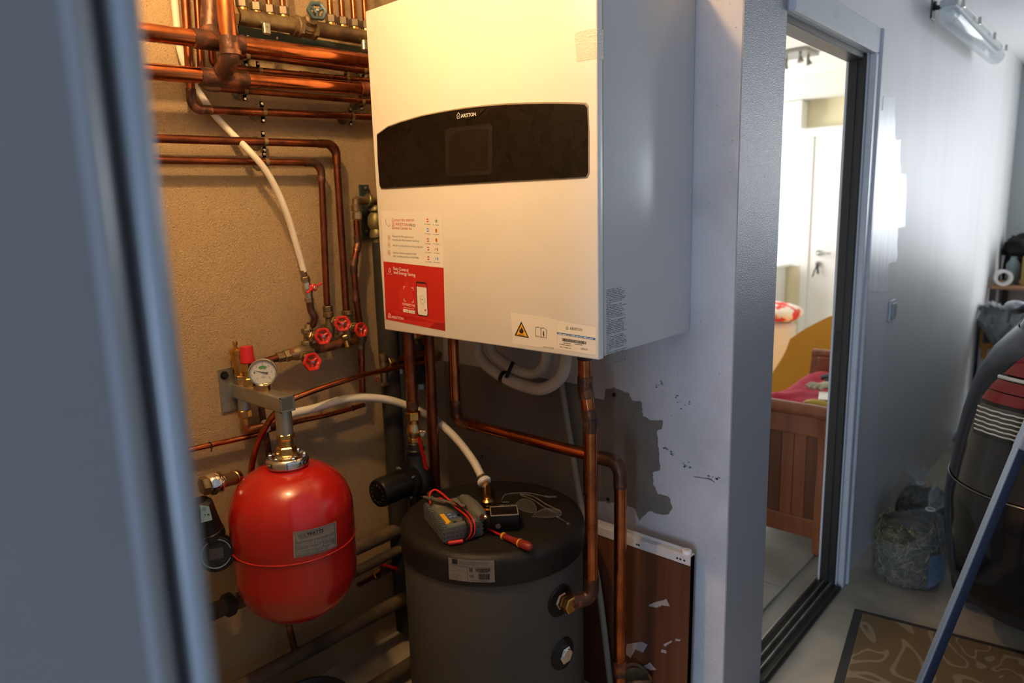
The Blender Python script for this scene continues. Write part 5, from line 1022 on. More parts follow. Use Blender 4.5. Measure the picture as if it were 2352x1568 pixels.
# leads: wrapped loops
def lead(name, pts, r, mat): b = BM(); tube(b, catmull(pts, 6), r, 8); return lob(name, b, mat, mm_)
for k, (x, m_) in enumerate(((0.014, red_wheel), (0.024, red_wheel), (0.004, black_plastic), (0.019, black_plastic))):
    lead('red_lead' if k < 2 else 'black_lead', [(x-0.020, ln_/2+0.004, H_*0.7), (x-0.026, ln_/2-0.012, H_+0.014+0.006*(k % 2)), (x-0.014, 0.03, H_+0.012+0.003*k), (x-0.004, -0.02, H_+0.012+0.003*k), (x+0.004, -0.07, H_+0.010), (x+0.006, -ln_/2-0.006, H_-0.004), (x+0.002, -ln_/2-0.010, 0.020), (x-0.012, -ln_/2-0.006, 0.005)], 0.0028, m_)
lead('red_lead', [(-0.046, 0.055, H_+0.010), (-0.036, 0.088, H_+0.026), (-0.02, 0.092, H_+0.034), (-0.008, 0.07, H_+0.030), (0.004, 0.02, H_+0.022), (0.02, -0.03, H_+0.02)], 0.0030, red_wheel)
b = BM(); lathe(b, [(0.003, -0.020), (0.006, -0.016), (0.0055, 0.02)], (-0.028, -ln_/2-0.012, 0.008), (1, -0.25, 0.05), 12); lob('red_boot', b, red_wheel, mm_)
pA, pB = Vector((-0.046, 0.078, H_+0.020)), Vector((0.032, -0.022, H_+0.016)); dr = pB-pA; LL = dr.length
b = BM(); lathe(b, [(0.0008, -0.028), (0.0012, -0.014)], pA, dr, 8); lob('probe_tip', b, copper, mm_)
b = BM(); lathe(b, [(0.004, -0.014), (0.0055, 0.010), (0.0085, 0.012), (0.0085, 0.016), (0.006, 0.018), (0.0065, LL*0.6), (0.0075, LL*0.75), (0.0070, LL*0.78), (0.0055, LL)], pA, dr, 14); lob('probe_handle', b, M('probe_grey', (0.08, 0.07, 0.055), 0.55), mm_)
# black box with clear lid
bA = AZ(1128, 1223, TZ); bB = AZ(1198, 1219, TZ)
ang = math.atan2(bB.y-bA.y, bB.x-bA.x); bw, bl, bh = 0.078, 0.062, 0.046
c_ = bA+Vector((math.cos(ang), math.sin(ang), 0))*bw/2+Vector((-math.sin(ang), math.cos(ang), 0))*bl/2
MX = place(Vector((c_.x, c_.y, TZ)), ang)
jb = thing('junction_box', 'small open black plastic box with a shiny clear lid on the tank', 'box', (c_.x, c_.y, TZ))
b = BM(); box2(b, (-bw/2, -bl/2, 0.001), (bw/2, bl/2, bh), 0.004, 2); lob('box_body', b, black_plastic, jb)
b = BM()
for q in (((-bw/2, -bl/2), (bw/2, -bl/2+0.003)), ((-bw/2, bl/2-0.005), (bw/2, bl/2)), ((-bw/2, -bl/2), (-bw/2+0.003, bl/2)), ((bw/2-0.003, -bl/2), (bw/2, bl/2))): box2(b, (*q[0], bh), (*q[1], bh+0.004), 0.001)
lob('lid_rim', b, M('lid_rim', (0.24, 0.21, 0.18), 0.2), jb)
b = BM(); box2(b, (-bw/2+0.003, -bl/2+0.003, bh+0.001), (bw/2-0.003, bl/2-0.005, bh+0.003)); lob('lid_window', b, M('lid_window', (0.012, 0.010, 0.009), 0.08), jb, smooth=False)
b = BM(); box2(b, (-0.012, bl/2, 0.02), (0.035, bl/2+0.020, 0.052), 0.004); box2(b, (-0.006, bl/2+0.002, 0.052), (0.020, bl/2+0.012, 0.060), 0.003); lob('hinge_block', b, black_plastic, jb)
for k in range(3): b = BM(); cyl(b, (0.004+k*0.007, bl/2-0.003, bh+0.004), (0.004+k*0.007, bl/2-0.003, bh+0.010), 0.0016, 8); lob('terminal_pin', b, brass, jb)
b = BM(); cyl(b, (-bw/2+0.02, -bl/2-0.0015, 0.018), (-bw/2+0.02, -bl/2, 0.018), 0.007, 16); lob('cable_gland', b, M('gland_grey', (0.10, 0.08, 0.08), 0.4), jb)
# safety glasses
ga0 = AZ(1165, 1142, TZ+.02); gb0 = AZ(1285, 1178, TZ+.02)
sg = thing('safety_glasses', 'clear plastic safety glasses with folded temples lying on the tank behind the black box', 'glasses', ((ga0.x+gb0.x)/2, (ga0.y+gb0.y)/2, TZ))
clr = M('clear_arm', (0.30, 0.25, 0.20), 0.15, 0, trans=0.6)
def G(x, y, z=0.0): p = AZ(x, y, TZ+z); return p
for pl in ([(1152, 1150, .03), (1160, 1136, .035), (1190, 1132, .035), (1220, 1133, .03), (1250, 1139, .025), (1278, 1142, .02)], [(1195, 1134, .032), (1225, 1140, .028), (1255, 1158, .02), (1285, 1172, .012)], [(1195, 1136, .03), (1225, 1148, .024), (1252, 1166, .016), (1275, 1177, .008)]):
    b = BM(); tube(b, catmull([G(*q) for q in pl], 5), 0.0018, 6); obj('temple', b, clr, sg)
b = BM(); tube(b, catmull([G(*q) for q in [(1250, 1139, .025), (1262, 1141, .022), (1278, 1140, .02)]], 5), [0.0018]+[0.0032]*9+[0.0015], 8); obj('temple_tip', b, M('tip_grey', (0.12, 0.11, 0.1), 0.4), sg)
for lens in ([(1222, 1186, .004), (1240, 1172, .022), (1262, 1168, .024), (1284, 1172, .020), (1288, 1182, .008), (1262, 1188, .003)], [(1180, 1160, .006), (1200, 1146, .026), (1222, 1152, .026), (1232, 1168, .012), (1225, 1178, .004), (1200, 1172, .003)]):
    b = BM(); prism(b, [G(*q) for q in lens], (-0.7, -0.7, 0.1), 0.0015); obj('lens', b, clear_plastic, sg, smooth=False)
    b = BM(); q_ = [G(*q) for q in lens]; tube(b, catmull(q_+[q_[0]], 4), 0.0013, 6); obj('lens_rim', b, clr, sg)
b = BM(); prism(b, [G(*q) for q in [(1270, 1174, .018), (1287, 1168, .018), (1291, 1174, .010), (1278, 1180, .006)]], (-.7, -.7, .1), 0.003); obj('side_shield', b, clear_plastic, sg, smooth=False)
# screwdriver
s0 = AZ(1126, 1217, TZ+.008); s1 = AZ(1152, 1229, TZ+.009); s2 = AZ(1221, 1258, TZ+.013)
sd = thing('screwdriver', 'red insulated screwdriver with two yellow bands lying on the black lid', 'screwdriver', (s1.x, s1.y, TZ))
d_ = (s2-s1); L = d_.length
b = BM(); cyl(b, s0, s1+d_*0.02, 0.0030, 12); cyl(b, s0-(s1-s0).normalized()*0.012, s0, 0.0016, 8); obj('shaft', b, red_plastic, sd)
hm = M('driver_red', (0.22, 0.014, 0.010), 0.45)
b = BM(); lathe(b, [(0.005, 0), (0.0075, 0.004), (0.0085, L*0.15), (0.0078, L*0.35), (0.0098, L*0.55), (0.0118, L*0.72), (0.0120, L*0.88), (0.0095, L*0.97), (0.005, L)], s1, d_, 20); obj('handle', b, hm, sd, angle=50)
for k, rr in ((0.06, 0.0090), (0.62, 0.0108)):
    b = BM(); dd = d_.normalized(); lathe(b, [(rr-0.001, -0.003), (rr+0.0008, -0.002), (rr+0.0010, 0.002), (rr-0.001, 0.003)], s1+d_*k, d_, 20, False); obj('yellow_band', b, ink_yellow, sd)
# screw bolt
b0 = AZ(1281, 1187, TZ+.005); b1 = AZ(1306, 1203, TZ+.005); sb = thing('hex_bolt', 'short bright steel bolt lying on the black tank lid', 'bolt', (b0.x, b0.y, TZ))
dd = (b1-b0).normalized(); b = BM(); cyl(b, b0, b1, 0.0030, 12); obj('shank', b, steel, sb); b = BM(); hexnut(b, b1-dd*0.008, b1, 0.0055); obj('head', b, chrome, sb); b = BM(); lathe(b, [(0.0055, 0), (0.0055, 0.0025)], b0-dd*0.001, dd, 14); obj('tip_nut', b, chrome, sb)

# ================================================================== garage things
# batten light
bl_ = thing('batten_light', 'ceiling-height strip light with a clear ribbed cover on a metal wall arm', 'light', (4.0, 0.66, 2.19))
b = BM(); box2(b, (3.40, 0.645, 2.265), (4.60, 0.705, 2.295), 0.006); obj('backing_tray', b, M('tray_grey', (0.45, 0.47, 0.47), 0.45), bl_)
b = BM(); lathe(b, [(0.001, 0.0), (0.036, 0.004), (0.044, 0.02), (0.044, 1.18), (0.036, 1.196), (0.001, 1.2)], (3.40, 0.672, 2.24), (1, 0, 0), 10); obj('cover', b, lamp_cover, bl_)
b = BM(); tube(b, [(3.46, 0.672, 2.25), (4.54, 0.672, 2.25)], 0.013, 14); obj('fluorescent_tube', b, M('unlit_tube', (0.8, 0.82, 0.82), 0.3), bl_)
for x in (3.43, 3.8, 4.2, 4.57):
    b = BM(); box2(b, (x-0.012, 0.62, 2.255), (x+0.012, 0.632, 2.285), 0.002); obj('cover_clip', b, chrome, bl_)
b = BM(); box2(b, (3.56, YG-0.006, 2.265), (3.62, YG, 2.345), 0.002); tube(b, [(3.59, YG-0.004, 2.31), (3.55, 0.715, 2.30), (3.52, 0.69, 2.285)], 0.010, 10); hexnut(b, (3.59, YG-0.006, 2.325), (3.59, YG-0.016, 2.325), 0.012); obj('wall_arm', b, M('bracket_dark_steel', (0.12, 0.12, 0.12), 0.3, 0.8), bl_)
# rocker switch
sw = AY(2047, 712, YG); ls = thing('light_switch', 'white rocker light switch on the grey garage wall', 'switch', (sw.x, YG, sw.z-0.045))
b = BM(); box2(b, (sw.x-0.042, YG-0.008, sw.z-0.045), (sw.x+0.042, YG, sw.z+0.045), 0.003); obj('frame', b, M('switch_plate', (0.55, 0.56, 0.57), 0.35), ls)
b = BM(); box2(b, (sw.x-0.028, YG-0.015, sw.z-0.032), (sw.x+0.028, YG-0.008, sw.z+0.032), 0.003); obj('rocker', b, M('switch_rocker', (0.40, 0.42, 0.43), 0.3), ls)
# plastic sacks of hay
straw = M('straw', (0.36, 0.30, 0.16), 0.8, 0, (0.18, 0.15, 0.08), 30)
hay_core = M('hay_core', (0.11, 0.092, 0.05), 0.9, 0, (0.045, 0.04, 0.025), 30, bump=0.6, bs=50)
def sack(x, y, R, H, neck, label, seed):
    rnd = random.Random(seed)
    t = thing('hay_sack', label, 'bag', (x, y, 0), 'plastic sacks of hay by the garage wall')
    prof = [(0.02, 0.002), (0.80, 0.005), (0.98, 0.07), (1.04, 0.30), (1.03, 0.55), (0.93, 0.74), (0.80, 0.84), (0.60, 0.91), (0.30, 0.985), (0.13, 1.02), (0.11, 1.05), (0.22, 1.13), (0.34, 1.22), (0.40, 1.33)]
    seg = 72; b = BM(); rings = []
    for i, (r, h) in enumerate(prof):
        ring = []; k_ = max(0.0, (h-0.75))*3
        for s_ in range(seg):
            a = 2*PI*s_/seg; d = Vector((math.cos(a)*1.5, math.sin(a)*1.5, h*2.2+seed))
            rr = R*r*(1+0.10*noise.noise(d)+0.05*noise.noise(d*3.1)+(0.13*min(1, k_)+0.02)*math.sin(a*13+seed+4*noise.noise(d)))
            zz_ = H*h*(1+0.03*noise.noise(d*2)) if i > 1 else H*h
            if i == len(prof)-1: zz_ += H*0.10*noise.noise(Vector((math.cos(a)*3, math.sin(a)*3, seed)))
            ring.append(b.verts.new((x+rr*math.cos(a)+neck[0]*max(0, h-0.6)*2.2, y+rr*math.sin(a)+neck[1]*max(0, h-0.6)*2.2, zz_)))
        rings.append(ring)
    for i in range(len(rings)-1):
        for s_ in range(seg): b.faces.new((rings[i][s_], rings[i][(s_+1) % seg], rings[i+1][(s_+1) % seg], rings[i+1][s_]))
    obj('plastic_film', b, bag_film, t, angle=70)
    b = BM(); tube(b, [Vector((x+neck[0]*0.42*2.2*0.97+R*0.12*math.cos(a), y+neck[1]*0.42*2.2*0.97+R*0.12*math.sin(a), H*1.035)) for a in [2*PI*k/16 for k in range(17)]], 0.004, 6, False); obj('tie', b, M('tie_clear', (0.5, 0.5, 0.5), 0.3), t)
    def rp(h):
        for (r0, h0), (r1, h1) in zip(prof, prof[1:]):
            if h <= h1: return r0+(r1-r0)*(h-h0)/(h1-h0)
        return 0.1
    b = BM(); rings = []
    for i in range(15):
        h = 0.02+0.84*i/14; rings.append([])
        for s_ in range(40):
            a = 2*PI*s_/40; d = Vector((math.cos(a)*1.5, math.sin(a)*1.5, h*2.2+seed)); rr = R*rp(h)*0.93*(1+0.10*noise.noise(d)+0.05*noise.noise(d*4)) if i < 14 else 0.002
            rings[-1].append(b.verts.new((x+rr*math.cos(a), y+rr*math.sin(a), H*h+0.006+0.012*noise.noise(d*3)*(i > 1))))
    for i in range(14):
        for s_ in range(40): b.faces.new((rings[i][s_], rings[i][(s_+1) % 40], rings[i+1][(s_+1) % 40], rings[i+1][s_]))
    b.faces.new(rings[0][::-1]); obj('hay_core', b, hay_core, t, angle=80)
    b = BM()
    for k in range(800):
        h = rnd.uniform(0.06, 0.84); a = rnd.uniform(0, 2*PI); d0 = Vector((math.cos(a)*1.5, math.sin(a)*1.5, h*2.2+seed)); rr = R*rp(h)*0.955*(1+0.10*noise.noise(d0))
        n_ = Vector((math.cos(a), math.sin(a), 0.0)); c = Vector((x, y, H*h))+n_*rr
        d = Vector((rnd.gauss(0, 1), rnd.gauss(0, 1), rnd.gauss(0, 0.8))); d = (d-n_*d.dot(n_)).normalized()*rnd.uniform(0.012, 0.032)
        if c.z-abs(d.z) < 0.01: c.z = 0.012+abs(d.z)
        tube(b, [c-d-n_*0.004, c+n_*0.001, c+d-n_*0.004], rnd.uniform(0.0007, 0.0015), 3, False)
    o = obj('hay_strands', b, straw, t, smooth=False); o['kind'] = 'stuff'
    return t
s1_ = sack(2.985, 0.585, 0.125, 0.285, (0.05, -0.07), 'clear plastic sack of hay with a pale blue label, standing before the other sack', 3)
b = BM(); f2 = lambda a, z: Vector((2.985+0.140*math.cos(a), 0.585+0.140*math.sin(a), z))
rows = [(b.verts.new(f2(a, 0.03+0.03*k/6)), b.verts.new(f2(a, 0.165))) for k, a in enumerate([math.radians(-135+k*9) for k in range(7)])]
for k in range(6): b.faces.new((rows[k][0], rows[k+1][0], rows[k+1][1], rows[k][1]))
obj('paper_label', b, plastic_film('label_film', (0.16, 0.24, 0.36), 0.6), s1_)
sack(3.42, 0.615, 0.112, 0.255, (-0.03, 0.02), 'clear plastic sack of hay tied at the top, standing behind the labelled sack', 8)
# rug
rug_m = bpy.data.materials.new('leaf_pattern_rug'); rug_m.use_nodes = True; nt = rug_m.node_tree; bs = nt.nodes['Principled BSDF']; bs.inputs['Roughness'].default_value = 0.95
tc = nt.nodes.new('ShaderNodeTexCoord'); n1 = nt.nodes.new('ShaderNodeTexNoise'); n1.inputs['Scale'].default_value = 3.6; n1.inputs['Detail'].default_value = 0.6; n1.inputs['Distortion'].default_value = 1.6
nt.links.new(tc.outputs['Object'], n1.inputs['Vector'])
mth = nt.nodes.new('ShaderNodeMath'); mth.operation = 'MULTIPLY'; mth.inputs[1].default_value = 5.0; nt.links.new(n1.outputs['Fac'], mth.inputs[0])
fr_ = nt.nodes.new('ShaderNodeMath'); fr_.operation = 'FRACT'; nt.links.new(mth.outputs[0], fr_.inputs[0])
rp = nt.nodes.new('ShaderNodeValToRGB'); e = rp.color_ramp.elements; e[0].position = 0.0; e[0].color = (0.145, 0.092, 0.040, 1); e[1].position = 0.70; e[1].color = (0.145, 0.094, 0.041, 1)
x_ = e.new(0.73); x_.color = (0.24, 0.19, 0.115, 1); x_ = e.new(0.91); x_.color = (0.23, 0.18, 0.11, 1); x_ = e.new(0.96); x_.color = (0.16, 0.092, 0.04, 1)
nt.links.new(fr_.outputs[0], rp.inputs[0]); nt.links.new(rp.outputs[0], bs.inputs['Base Color'])
n2 = nt.nodes.new('ShaderNodeTexNoise'); n2.inputs['Scale'].default_value = 260; bp = nt.nodes.new('ShaderNodeBump'); bp.inputs['Strength'].default_value = 0.8; nt.links.new(tc.outputs['Object'], n2.inputs['Vector']); nt.links.new(n2.outputs['Fac'], bp.inputs['Height']); nt.links.new(bp.outputs[0], bs.inputs['Normal'])
rc_ = Vector((2.615, 0.668, 0)); ra = math.radians(9); RL, RW = 1.25, 0.78
rg_ = thing('door_mat', 'brown leaf-patterned mat with dark border on the garage floor', 'rug', rc_)
RM = Matrix.Translation(rc_) @ Matrix.Rotation(ra, 4, 'Z')
b = BM(); box2(b, (-RL, -RW, 0.0005), (0, 0, 0.006), 0.002); b.transform(RM); obj('border', b, M('rug_border', (0.03, 0.03, 0.028), 0.9), rg_)
b = BM(); box2(b, (-RL+0.03, -RW+0.03, 0.004), (-0.028, -0.03, 0.011), 0.003); b.transform(RM); obj('pile', b, rug_m, rg_)
# stacked boards at the far wall
for k, (x0, x1, z0_, lab) in enumerate(((5.0, 6.1, 0.0, 'lower of two grey boards lying along the garage wall foot'), (5.35, 6.2, 0.042, 'upper pale board lying on the other board by the wall foot'))):
    b = BM(); box2(b, (x0, 0.60+0.02*k, z0_+0.001), (x1, 0.755, z0_+0.041), 0.003); tag(obj('floor_board', b, M('pale_board', (0.50, 0.50, 0.49), 0.6), None), lab, 'board')
# shelf at the end with things
sh = thing('storage_shelf', 'wooden storage shelf against the garage end wall', 'shelf', (6.05, 0.2, 0)); shw = M('shelf_wood', (0.34, 0.17, 0.08), 0.6)
SZ = 0.915
b = BM(); box2(b, (5.75, 0.1, SZ-0.02), (6.39, 0.755, SZ), 0.002); obj('shelf_board', b, shw, sh)
b = BM(); box2(b, (5.75, 0.1, 0.38), (6.39, 0.755, 0.40), 0.002); obj('shelf_board', b, shw, sh)
for yy in (0.735, 0.12):
    for xx in (5.77, 6.37): b = BM(); box2(b, (xx-0.018, yy-0.018, 0), (xx+0.018, yy+0.018, SZ-0.02), 0.002); obj('upright', b, M('upright_dark', (0.04, 0.035, 0.03), 0.6), sh)
b = BM(); tc_ = Vector((5.80, 0.690, SZ+0.056)); lathe(b, [(0.036, -0.022), (0.055, -0.022), (0.055, 0.022), (0.036, 0.022), (0.036, -0.022)], tc_, (-0.9, -0.35, 0), 32, False); tag(obj('tape_roll', b, label_white), 'roll of white tape standing on the wooden shelf', 'tape')
b = BM(); lathe(b, [(0.035, 0.001), (0.04, 0.01), (0.04, 0.14), (0.02, 0.17), (0.018, 0.19)], (5.95, 0.655, SZ), (0, 0, 1), 20); tag(obj('bottle', b, M('grey_bottle', (0.20, 0.26, 0.27), 0.3)), 'grey-blue bottle on the wooden shelf behind the tape roll', 'bottle')
b = BM(); box2(b, (5.85, 0.565, SZ+0.001), (6.1, 0.595, SZ+0.20), 0.003); tag(obj('ring_binder', b, M('ochre_binder', (0.36, 0.24, 0.06), 0.6)), 'ochre binder upright on the wooden shelf', 'binder')
b = BM(); box2(b, (5.85, 0.47, SZ+0.001), (6.12, 0.55, SZ+0.27), 0.004); tag(obj('ring_binder', b, black_plastic), 'tall black binder beside the ochre binder', 'binder')
t = thing('black_jacket', 'crumpled black cloth bundle heaped over the shelf things by the wall', 'cloth', (6.12, 0.68, SZ))
b = BM(); bmesh.ops.create_icosphere(b, subdivisions=4, radius=1.0)
for v_ in b.verts:
    c = v_.co*(1+0.35*noise.noise(v_.co*2.2)+0.12*noise.noise(v_.co*6)); v_.co = Vector((6.255+c.x*0.095, 0.63+c.y*0.13, SZ+0.235+c.z*0.10))
    if v_.co.y > 0.765: v_.co.y = 0.765
obj('cloth_fold', b, M('black_cloth', (0.008, 0.008, 0.008), 0.9), t, angle=80)
b = BM(); lathe(b, [(0.06, 0.001), (0.07, 0.05), (0.055, 0.17), (0.03, 0.20)], (6.27, 0.69, SZ), (0, 0, 1), 16); obj('cloth_foot', b, MATS['black_cloth'], t)
bx = thing('carton', 'white printed carton with orange corners below the shelf', 'box', (5.60, 0.55, 0))
b = BM(); box2(b, (5.50, 0.44, 0.001), (5.72, 0.75, 0.73), 0.003); obj('carton_body', b, M('carton_white', (0.50, 0.50, 0.56), 0.6), bx)
om = M('carton_orange', (0.52, 0.24, 0.04), 0.6); bm2 = M('carton_navy', (0.05, 0.06, 0.12), 0.6)
for a_, c_ in (((0.66, 0.52), (0.749, 0.725)), ((0.45, 0.56), (0.47, 0.725)), ((0.70, 0.45), (0.735, 0.52))):
    b = BM(); box2(b, (5.4985, *a_), (5.5, *c_)); obj('orange_print', b, om, bx, smooth=False)
for a_, c_ in (((0.69, 0.56), (0.73, 0.67)), ((0.56, 0.26), (0.66, 0.36)), ((0.50, 0.47), (0.525, 0.55))):
    b = BM(); box2(b, (5.4975, *a_), (5.4985, *c_)); obj('navy_print', b, bm2, bx, smooth=False)
b = BM(); nx_, ny_ = 26, 34; grid = []
for i in range(nx_+1):
    row = []
    for j in range(ny_+1):
        u_, v_ = i/nx_, j/ny_; y_ = 0.76-0.36*v_; s_ = u_*0.50
        if s_ < 0.16: xx, zz_ = 5.66-s_, 0.775
        else: xx, zz_ = 5.470-0.02*math.sin(u_*9), 0.765-(s_-0.16)*(0.30+0.35*math.sin(v_*5)**2)
        nn = noise.noise(Vector((u_*4, v_*6, 1)))+0.6*noise.noise(Vector((u_*9, v_*14, 4)))
        row.append(b.verts.new((xx-0.035*abs(nn)-0.005, min(0.765, y_+0.02*nn), zz_+0.07*abs(nn)+0.04*math.sin(u_*3.1))))
    grid.append(row)
for i in range(nx_):
    for j in range(ny_): b.faces.new((grid[i][j], grid[i+1][j], grid[i+1][j+1], grid[i][j+1]))
bmesh.ops.solidify(b, geom=b.faces[:], thickness=0.006)
tag(obj('grey_blanket', b, M('grey_wool', (0.42, 0.44, 0.46), 0.95, bump=0.4, bs=80), angle=80), 'crumpled grey blanket thrown over the white carton', 'blanket')

# ------------------------------------------------------------------ car
CY, CX1 = -0.50, 5.44
car = thing('car', 'dark grey car parked tail outward beside the garage wall', 'car', (3.9, CY, 0))
secs = [(0.20, 2.46, 0.83, .20), (0.27, 2.36, 0.865, .24), (0.36, 2.31, 0.885, .27), (0.48, 2.29, 0.895, .28), (0.58, 2.295, 0.90, .28), (0.66, 2.325, 0.90, .28), (0.74, 2.345, 0.895, .28), (0.84, 2.37, 0.885, .28), (0.95, 2.41, 0.865, .28), (1.03, 2.47, 0.83, .27), (1.09, 2.56, 0.78, .26)]
def sec(z):
    if z <= secs[0][0]: return secs[0][1:]
    for a, c in zip(secs, secs[1:]):
        if z <= c[0]:
            t_ = (z-a[0])/(c[0]-a[0]); return tuple(a[i]+(c[i]-a[i])*t_ for i in (1, 2, 3))
    return secs[-1][1:]
def cpt(s, z, off=0.0):
    """s: 0..1 along the left side from front to rear corner, 1..2 round the corner, 2..3 across the rear to the middle"""
    xr, hw, rc = sec(z); xr -= off; hw += off
    if s <= 1: return Vector((CX1+(xr+rc-CX1)*s, CY+hw, z))
    if s <= 2:
        a = (s-1)*PI/2; return Vector((xr+rc-rc*math.sin(a), CY+hw-rc+rc*math.cos(a), z))
    return Vector((xr-0.03*math.sin((s-2)*PI/2), CY+(hw-rc)*(3-s), z))
SS = [k/6 for k in range(7)]+[1+k/14 for k in range(1, 15)]+[2+k/6 for k in range(1, 7)]
def car_skin(z0, z1, n, off=0.0, ss=SS, mirror=True, z0f=None):
    b = BM(); g_ = []
    for i in range(n+1):
        row = []
        for s in ss:
            za = z0f(s) if z0f else z0; row.append(b.verts.new(cpt(s, za+(z1-za)*i/n, off)))
        g_.append(row)
    for i in range(n):
        for j in range(len(ss)-1): b.faces.new((g_[i][j], g_[i][j+1], g_[i+1][j+1], g_[i+1][j]))
    if mirror:
        ge = bmesh.ops.duplicate(b, geom=b.verts[:]+b.edges[:]+b.faces[:])['geom']
        for v_ in ge:
            if isinstance(v_, bmesh.types.BMVert): v_.co.y = 2*CY-v_.co.y
        bmesh.ops.remove_doubles(b, verts=b.verts[:], dist=0.0005)
    return b
obj('body_shell', car_skin(0.645, 1.09, 14), car_paint, car, angle=60)
obj('bumper', car_skin(0.30, 0.638, 12, 0.004), car_black, car, angle=60)
obj('lower_skirt', car_skin(0.20, 0.298, 5), M('skirt_black', (0.008, 0.008, 0.008), 0.6), car, angle=60)
b = BM(); box2(b, (2.6, CY-0.80, 0.22), (CX1, CY+0.80, 0.5)); box2(b, (2.7, CY-0.76, 0.5), (CX1, CY+0.76, 1.0)); obj('under_body', b, MATS['skirt_black'], car, smooth=False)
# glasshouse and roof
b = BM(); lo = [(2.56, .78), (3.0, .78), (4.6, .76), (5.3, .70)]; g_ = []
def ring_(z, x0, x1, hw, r): return [Vector((x0+r*(1-math.sin(a)), CY+hw-r*(1-math.cos(a)), z)) for a in [PI/2*k/5 for k in range(5, -1, -1)]]+[Vector((x1, CY+hw, z))]
zr = [(1.085, 2.56, 5.0, .78, .26), (1.20, 2.68, 4.85, .72, .22), (1.34, 2.84, 4.55, .65, .2), (1.43, 3.02, 4.2, .58, .2), (1.46, 3.3, 3.9, .45, .2)]
for q in zr:
    L_ = ring_(*q); R_ = [Vector((p.x, 2*CY-p.y, p.z)) for p in L_][::-1]; g_.append([b.verts.new(p) for p in L_+R_])
for i in range(len(g_)-1):
    n_ = len(g_[i])
    for j in range(n_): b.faces.new((g_[i][j], g_[i][(j+1) % n_], g_[i+1][(j+1) % n_], g_[i+1][j]))
b.faces.new(g_[-1]); obj('glasshouse', b, M('car_glass', (0.01, 0.011, 0.012), 0.06), car, angle=40)
b = BM(); q = [Vector((CX1, CY+0.9, 0.645)), Vector((CX1, CY-0.9, 0.645)), Vector((CX1, CY-0.78, 1.02)), Vector((5.0, CY-0.78, 1.09)), Vector((5.0, CY+0.78, 1.09)), Vector((CX1, CY+0.78, 1.02))]
b.faces.new([b.verts.new(p) for p in (q[0], q[1], q[2], q[5])]); b.faces.new([b.verts.new(p) for p in (q[5], q[2], q[3], q[4])]); obj('bonnet', b, car_paint, car, smooth=False)
# tail lamp, wrapped on the corner
def lamp_patch(z0, z1, sa, s1, off, n=8, m_=20):
    b = BM(); g_ = []
    for i in range(n+1):
        z = z0+(z1-z0)*i/n; s0_ = sa(z); g_.append([b.verts.new(cpt(s0_+(s1-s0_)*j/m_, z, off)) for j in range(m_+1)])
    for i in range(n):
        for j in range(m_): b.faces.new((g_[i][j], g_[i][j+1], g_[i+1][j+1], g_[i+1][j]))
    bmesh.ops.solidify(b, geom=b.faces[:], thickness=0.006); return b
left = lambda z: 1.46+0.9*(z-0.93)*1.2+1.6*max(0, 0.89-z)
LT = thing  # tail lamp parts
b = lamp_patch(0.80, 1.075, lambda z: left(z)-0.03, 2.30, 0.003); tl_ = obj('tail_lamp', b, M('lamp_surround', (0.03, 0.03, 0.027), 0.15, 0.3, coat=.5), car, angle=50)
for z0_, z1_ in ((0.905, 0.935), (0.938, 0.968), (0.985, 1.06)):
    obj('red_lens', lamp_patch(z0_, z1_, lambda z: left(z), 2.28, 0.009, 4), car_red, tl_, angle=50)
b = lamp_patch(0.815, 0.893, lambda z: left(z)+0.02, 2.28, 0.008, 5); obj('clear_lens', b, car_clear, tl_, angle=50)
for k in range(6):
    z = 0.822+k*0.0125; b = BM(); tube(b, [cpt(left(z)+0.04+(2.28-left(z)-0.04)*j/24, z, 0.016+0.002*math.sin(j*2.2)) for j in range(25)], 0.0028, 6); obj('lens_rib', b, M('lens_rib', (0.6, 0.6, 0.55), 0.12, 0.5), tl_)
b = BM(); tube(b, [cpt(left(0.975)+(2.28-left(0.975))*j/20, 0.976, 0.012) for j in range(21)], 0.006, 8); obj('chrome_strip', b, M('lamp_strip', (0.55, 0.54, 0.48), 0.2, 0.5), tl_)
obj('reflector', lamp_patch(0.285, 0.325, lambda z: 2.02, 2.45, 0.006, 3), M('reflector_red', (0.12, 0.003, 0.006), 0.2), car, angle=50)
b = BM(); tube(b, [cpt(s, 0.641, 0.003) for s in [1+j/30 for j in range(0, 60)]], 0.003, 6); obj('bumper_seam', b, M('seam_line', (0.10, 0.10, 0.09), 0.3, 0.5), car)
b = BM(); p = cpt(2.35, 0.43, 0.004); lathe(b, [(0.012, 0), (0.012, 0.003), (0.009, 0.003), (0.009, 0.001)], p, (-1, 0, 0), 18, False); obj('parking_sensor', b, M('sensor', (0.03, 0.03, 0.03), 0.3), car)
for xx in (3.0, 4.95):
    for sg_ in (1, -1):
        yc = CY+sg_*0.80; b = BM(); lathe(b, [(0.18, -0.09), (0.28, -0.095), (0.31, -0.07), (0.31, 0.07), (0.28, 0.095), (0.18, 0.09)], (xx, yc, 0.31), (0, 1, 0), 36); lathe(b, [(0.18, 0.06), (0.04, 0.05), (0.03, 0.07), (0.001, 0.07)], (xx, yc, 0.31), (0, sg_, 0), 24, False); obj('wheel', b, tyre, car)
p = Vector((4.55, CY+0.97, 0.93)); b = BM(); sphere(b, p, 0.055, (0.6, 1.0, 0.7), 3); tube(b, [p, p+Vector((0.05, -0.12, -0.02))], 0.015, 8); obj('wing_mirror', b, M('mirror_chrome', (0.5, 0.5, 0.52), 0.12, 0.8), car)
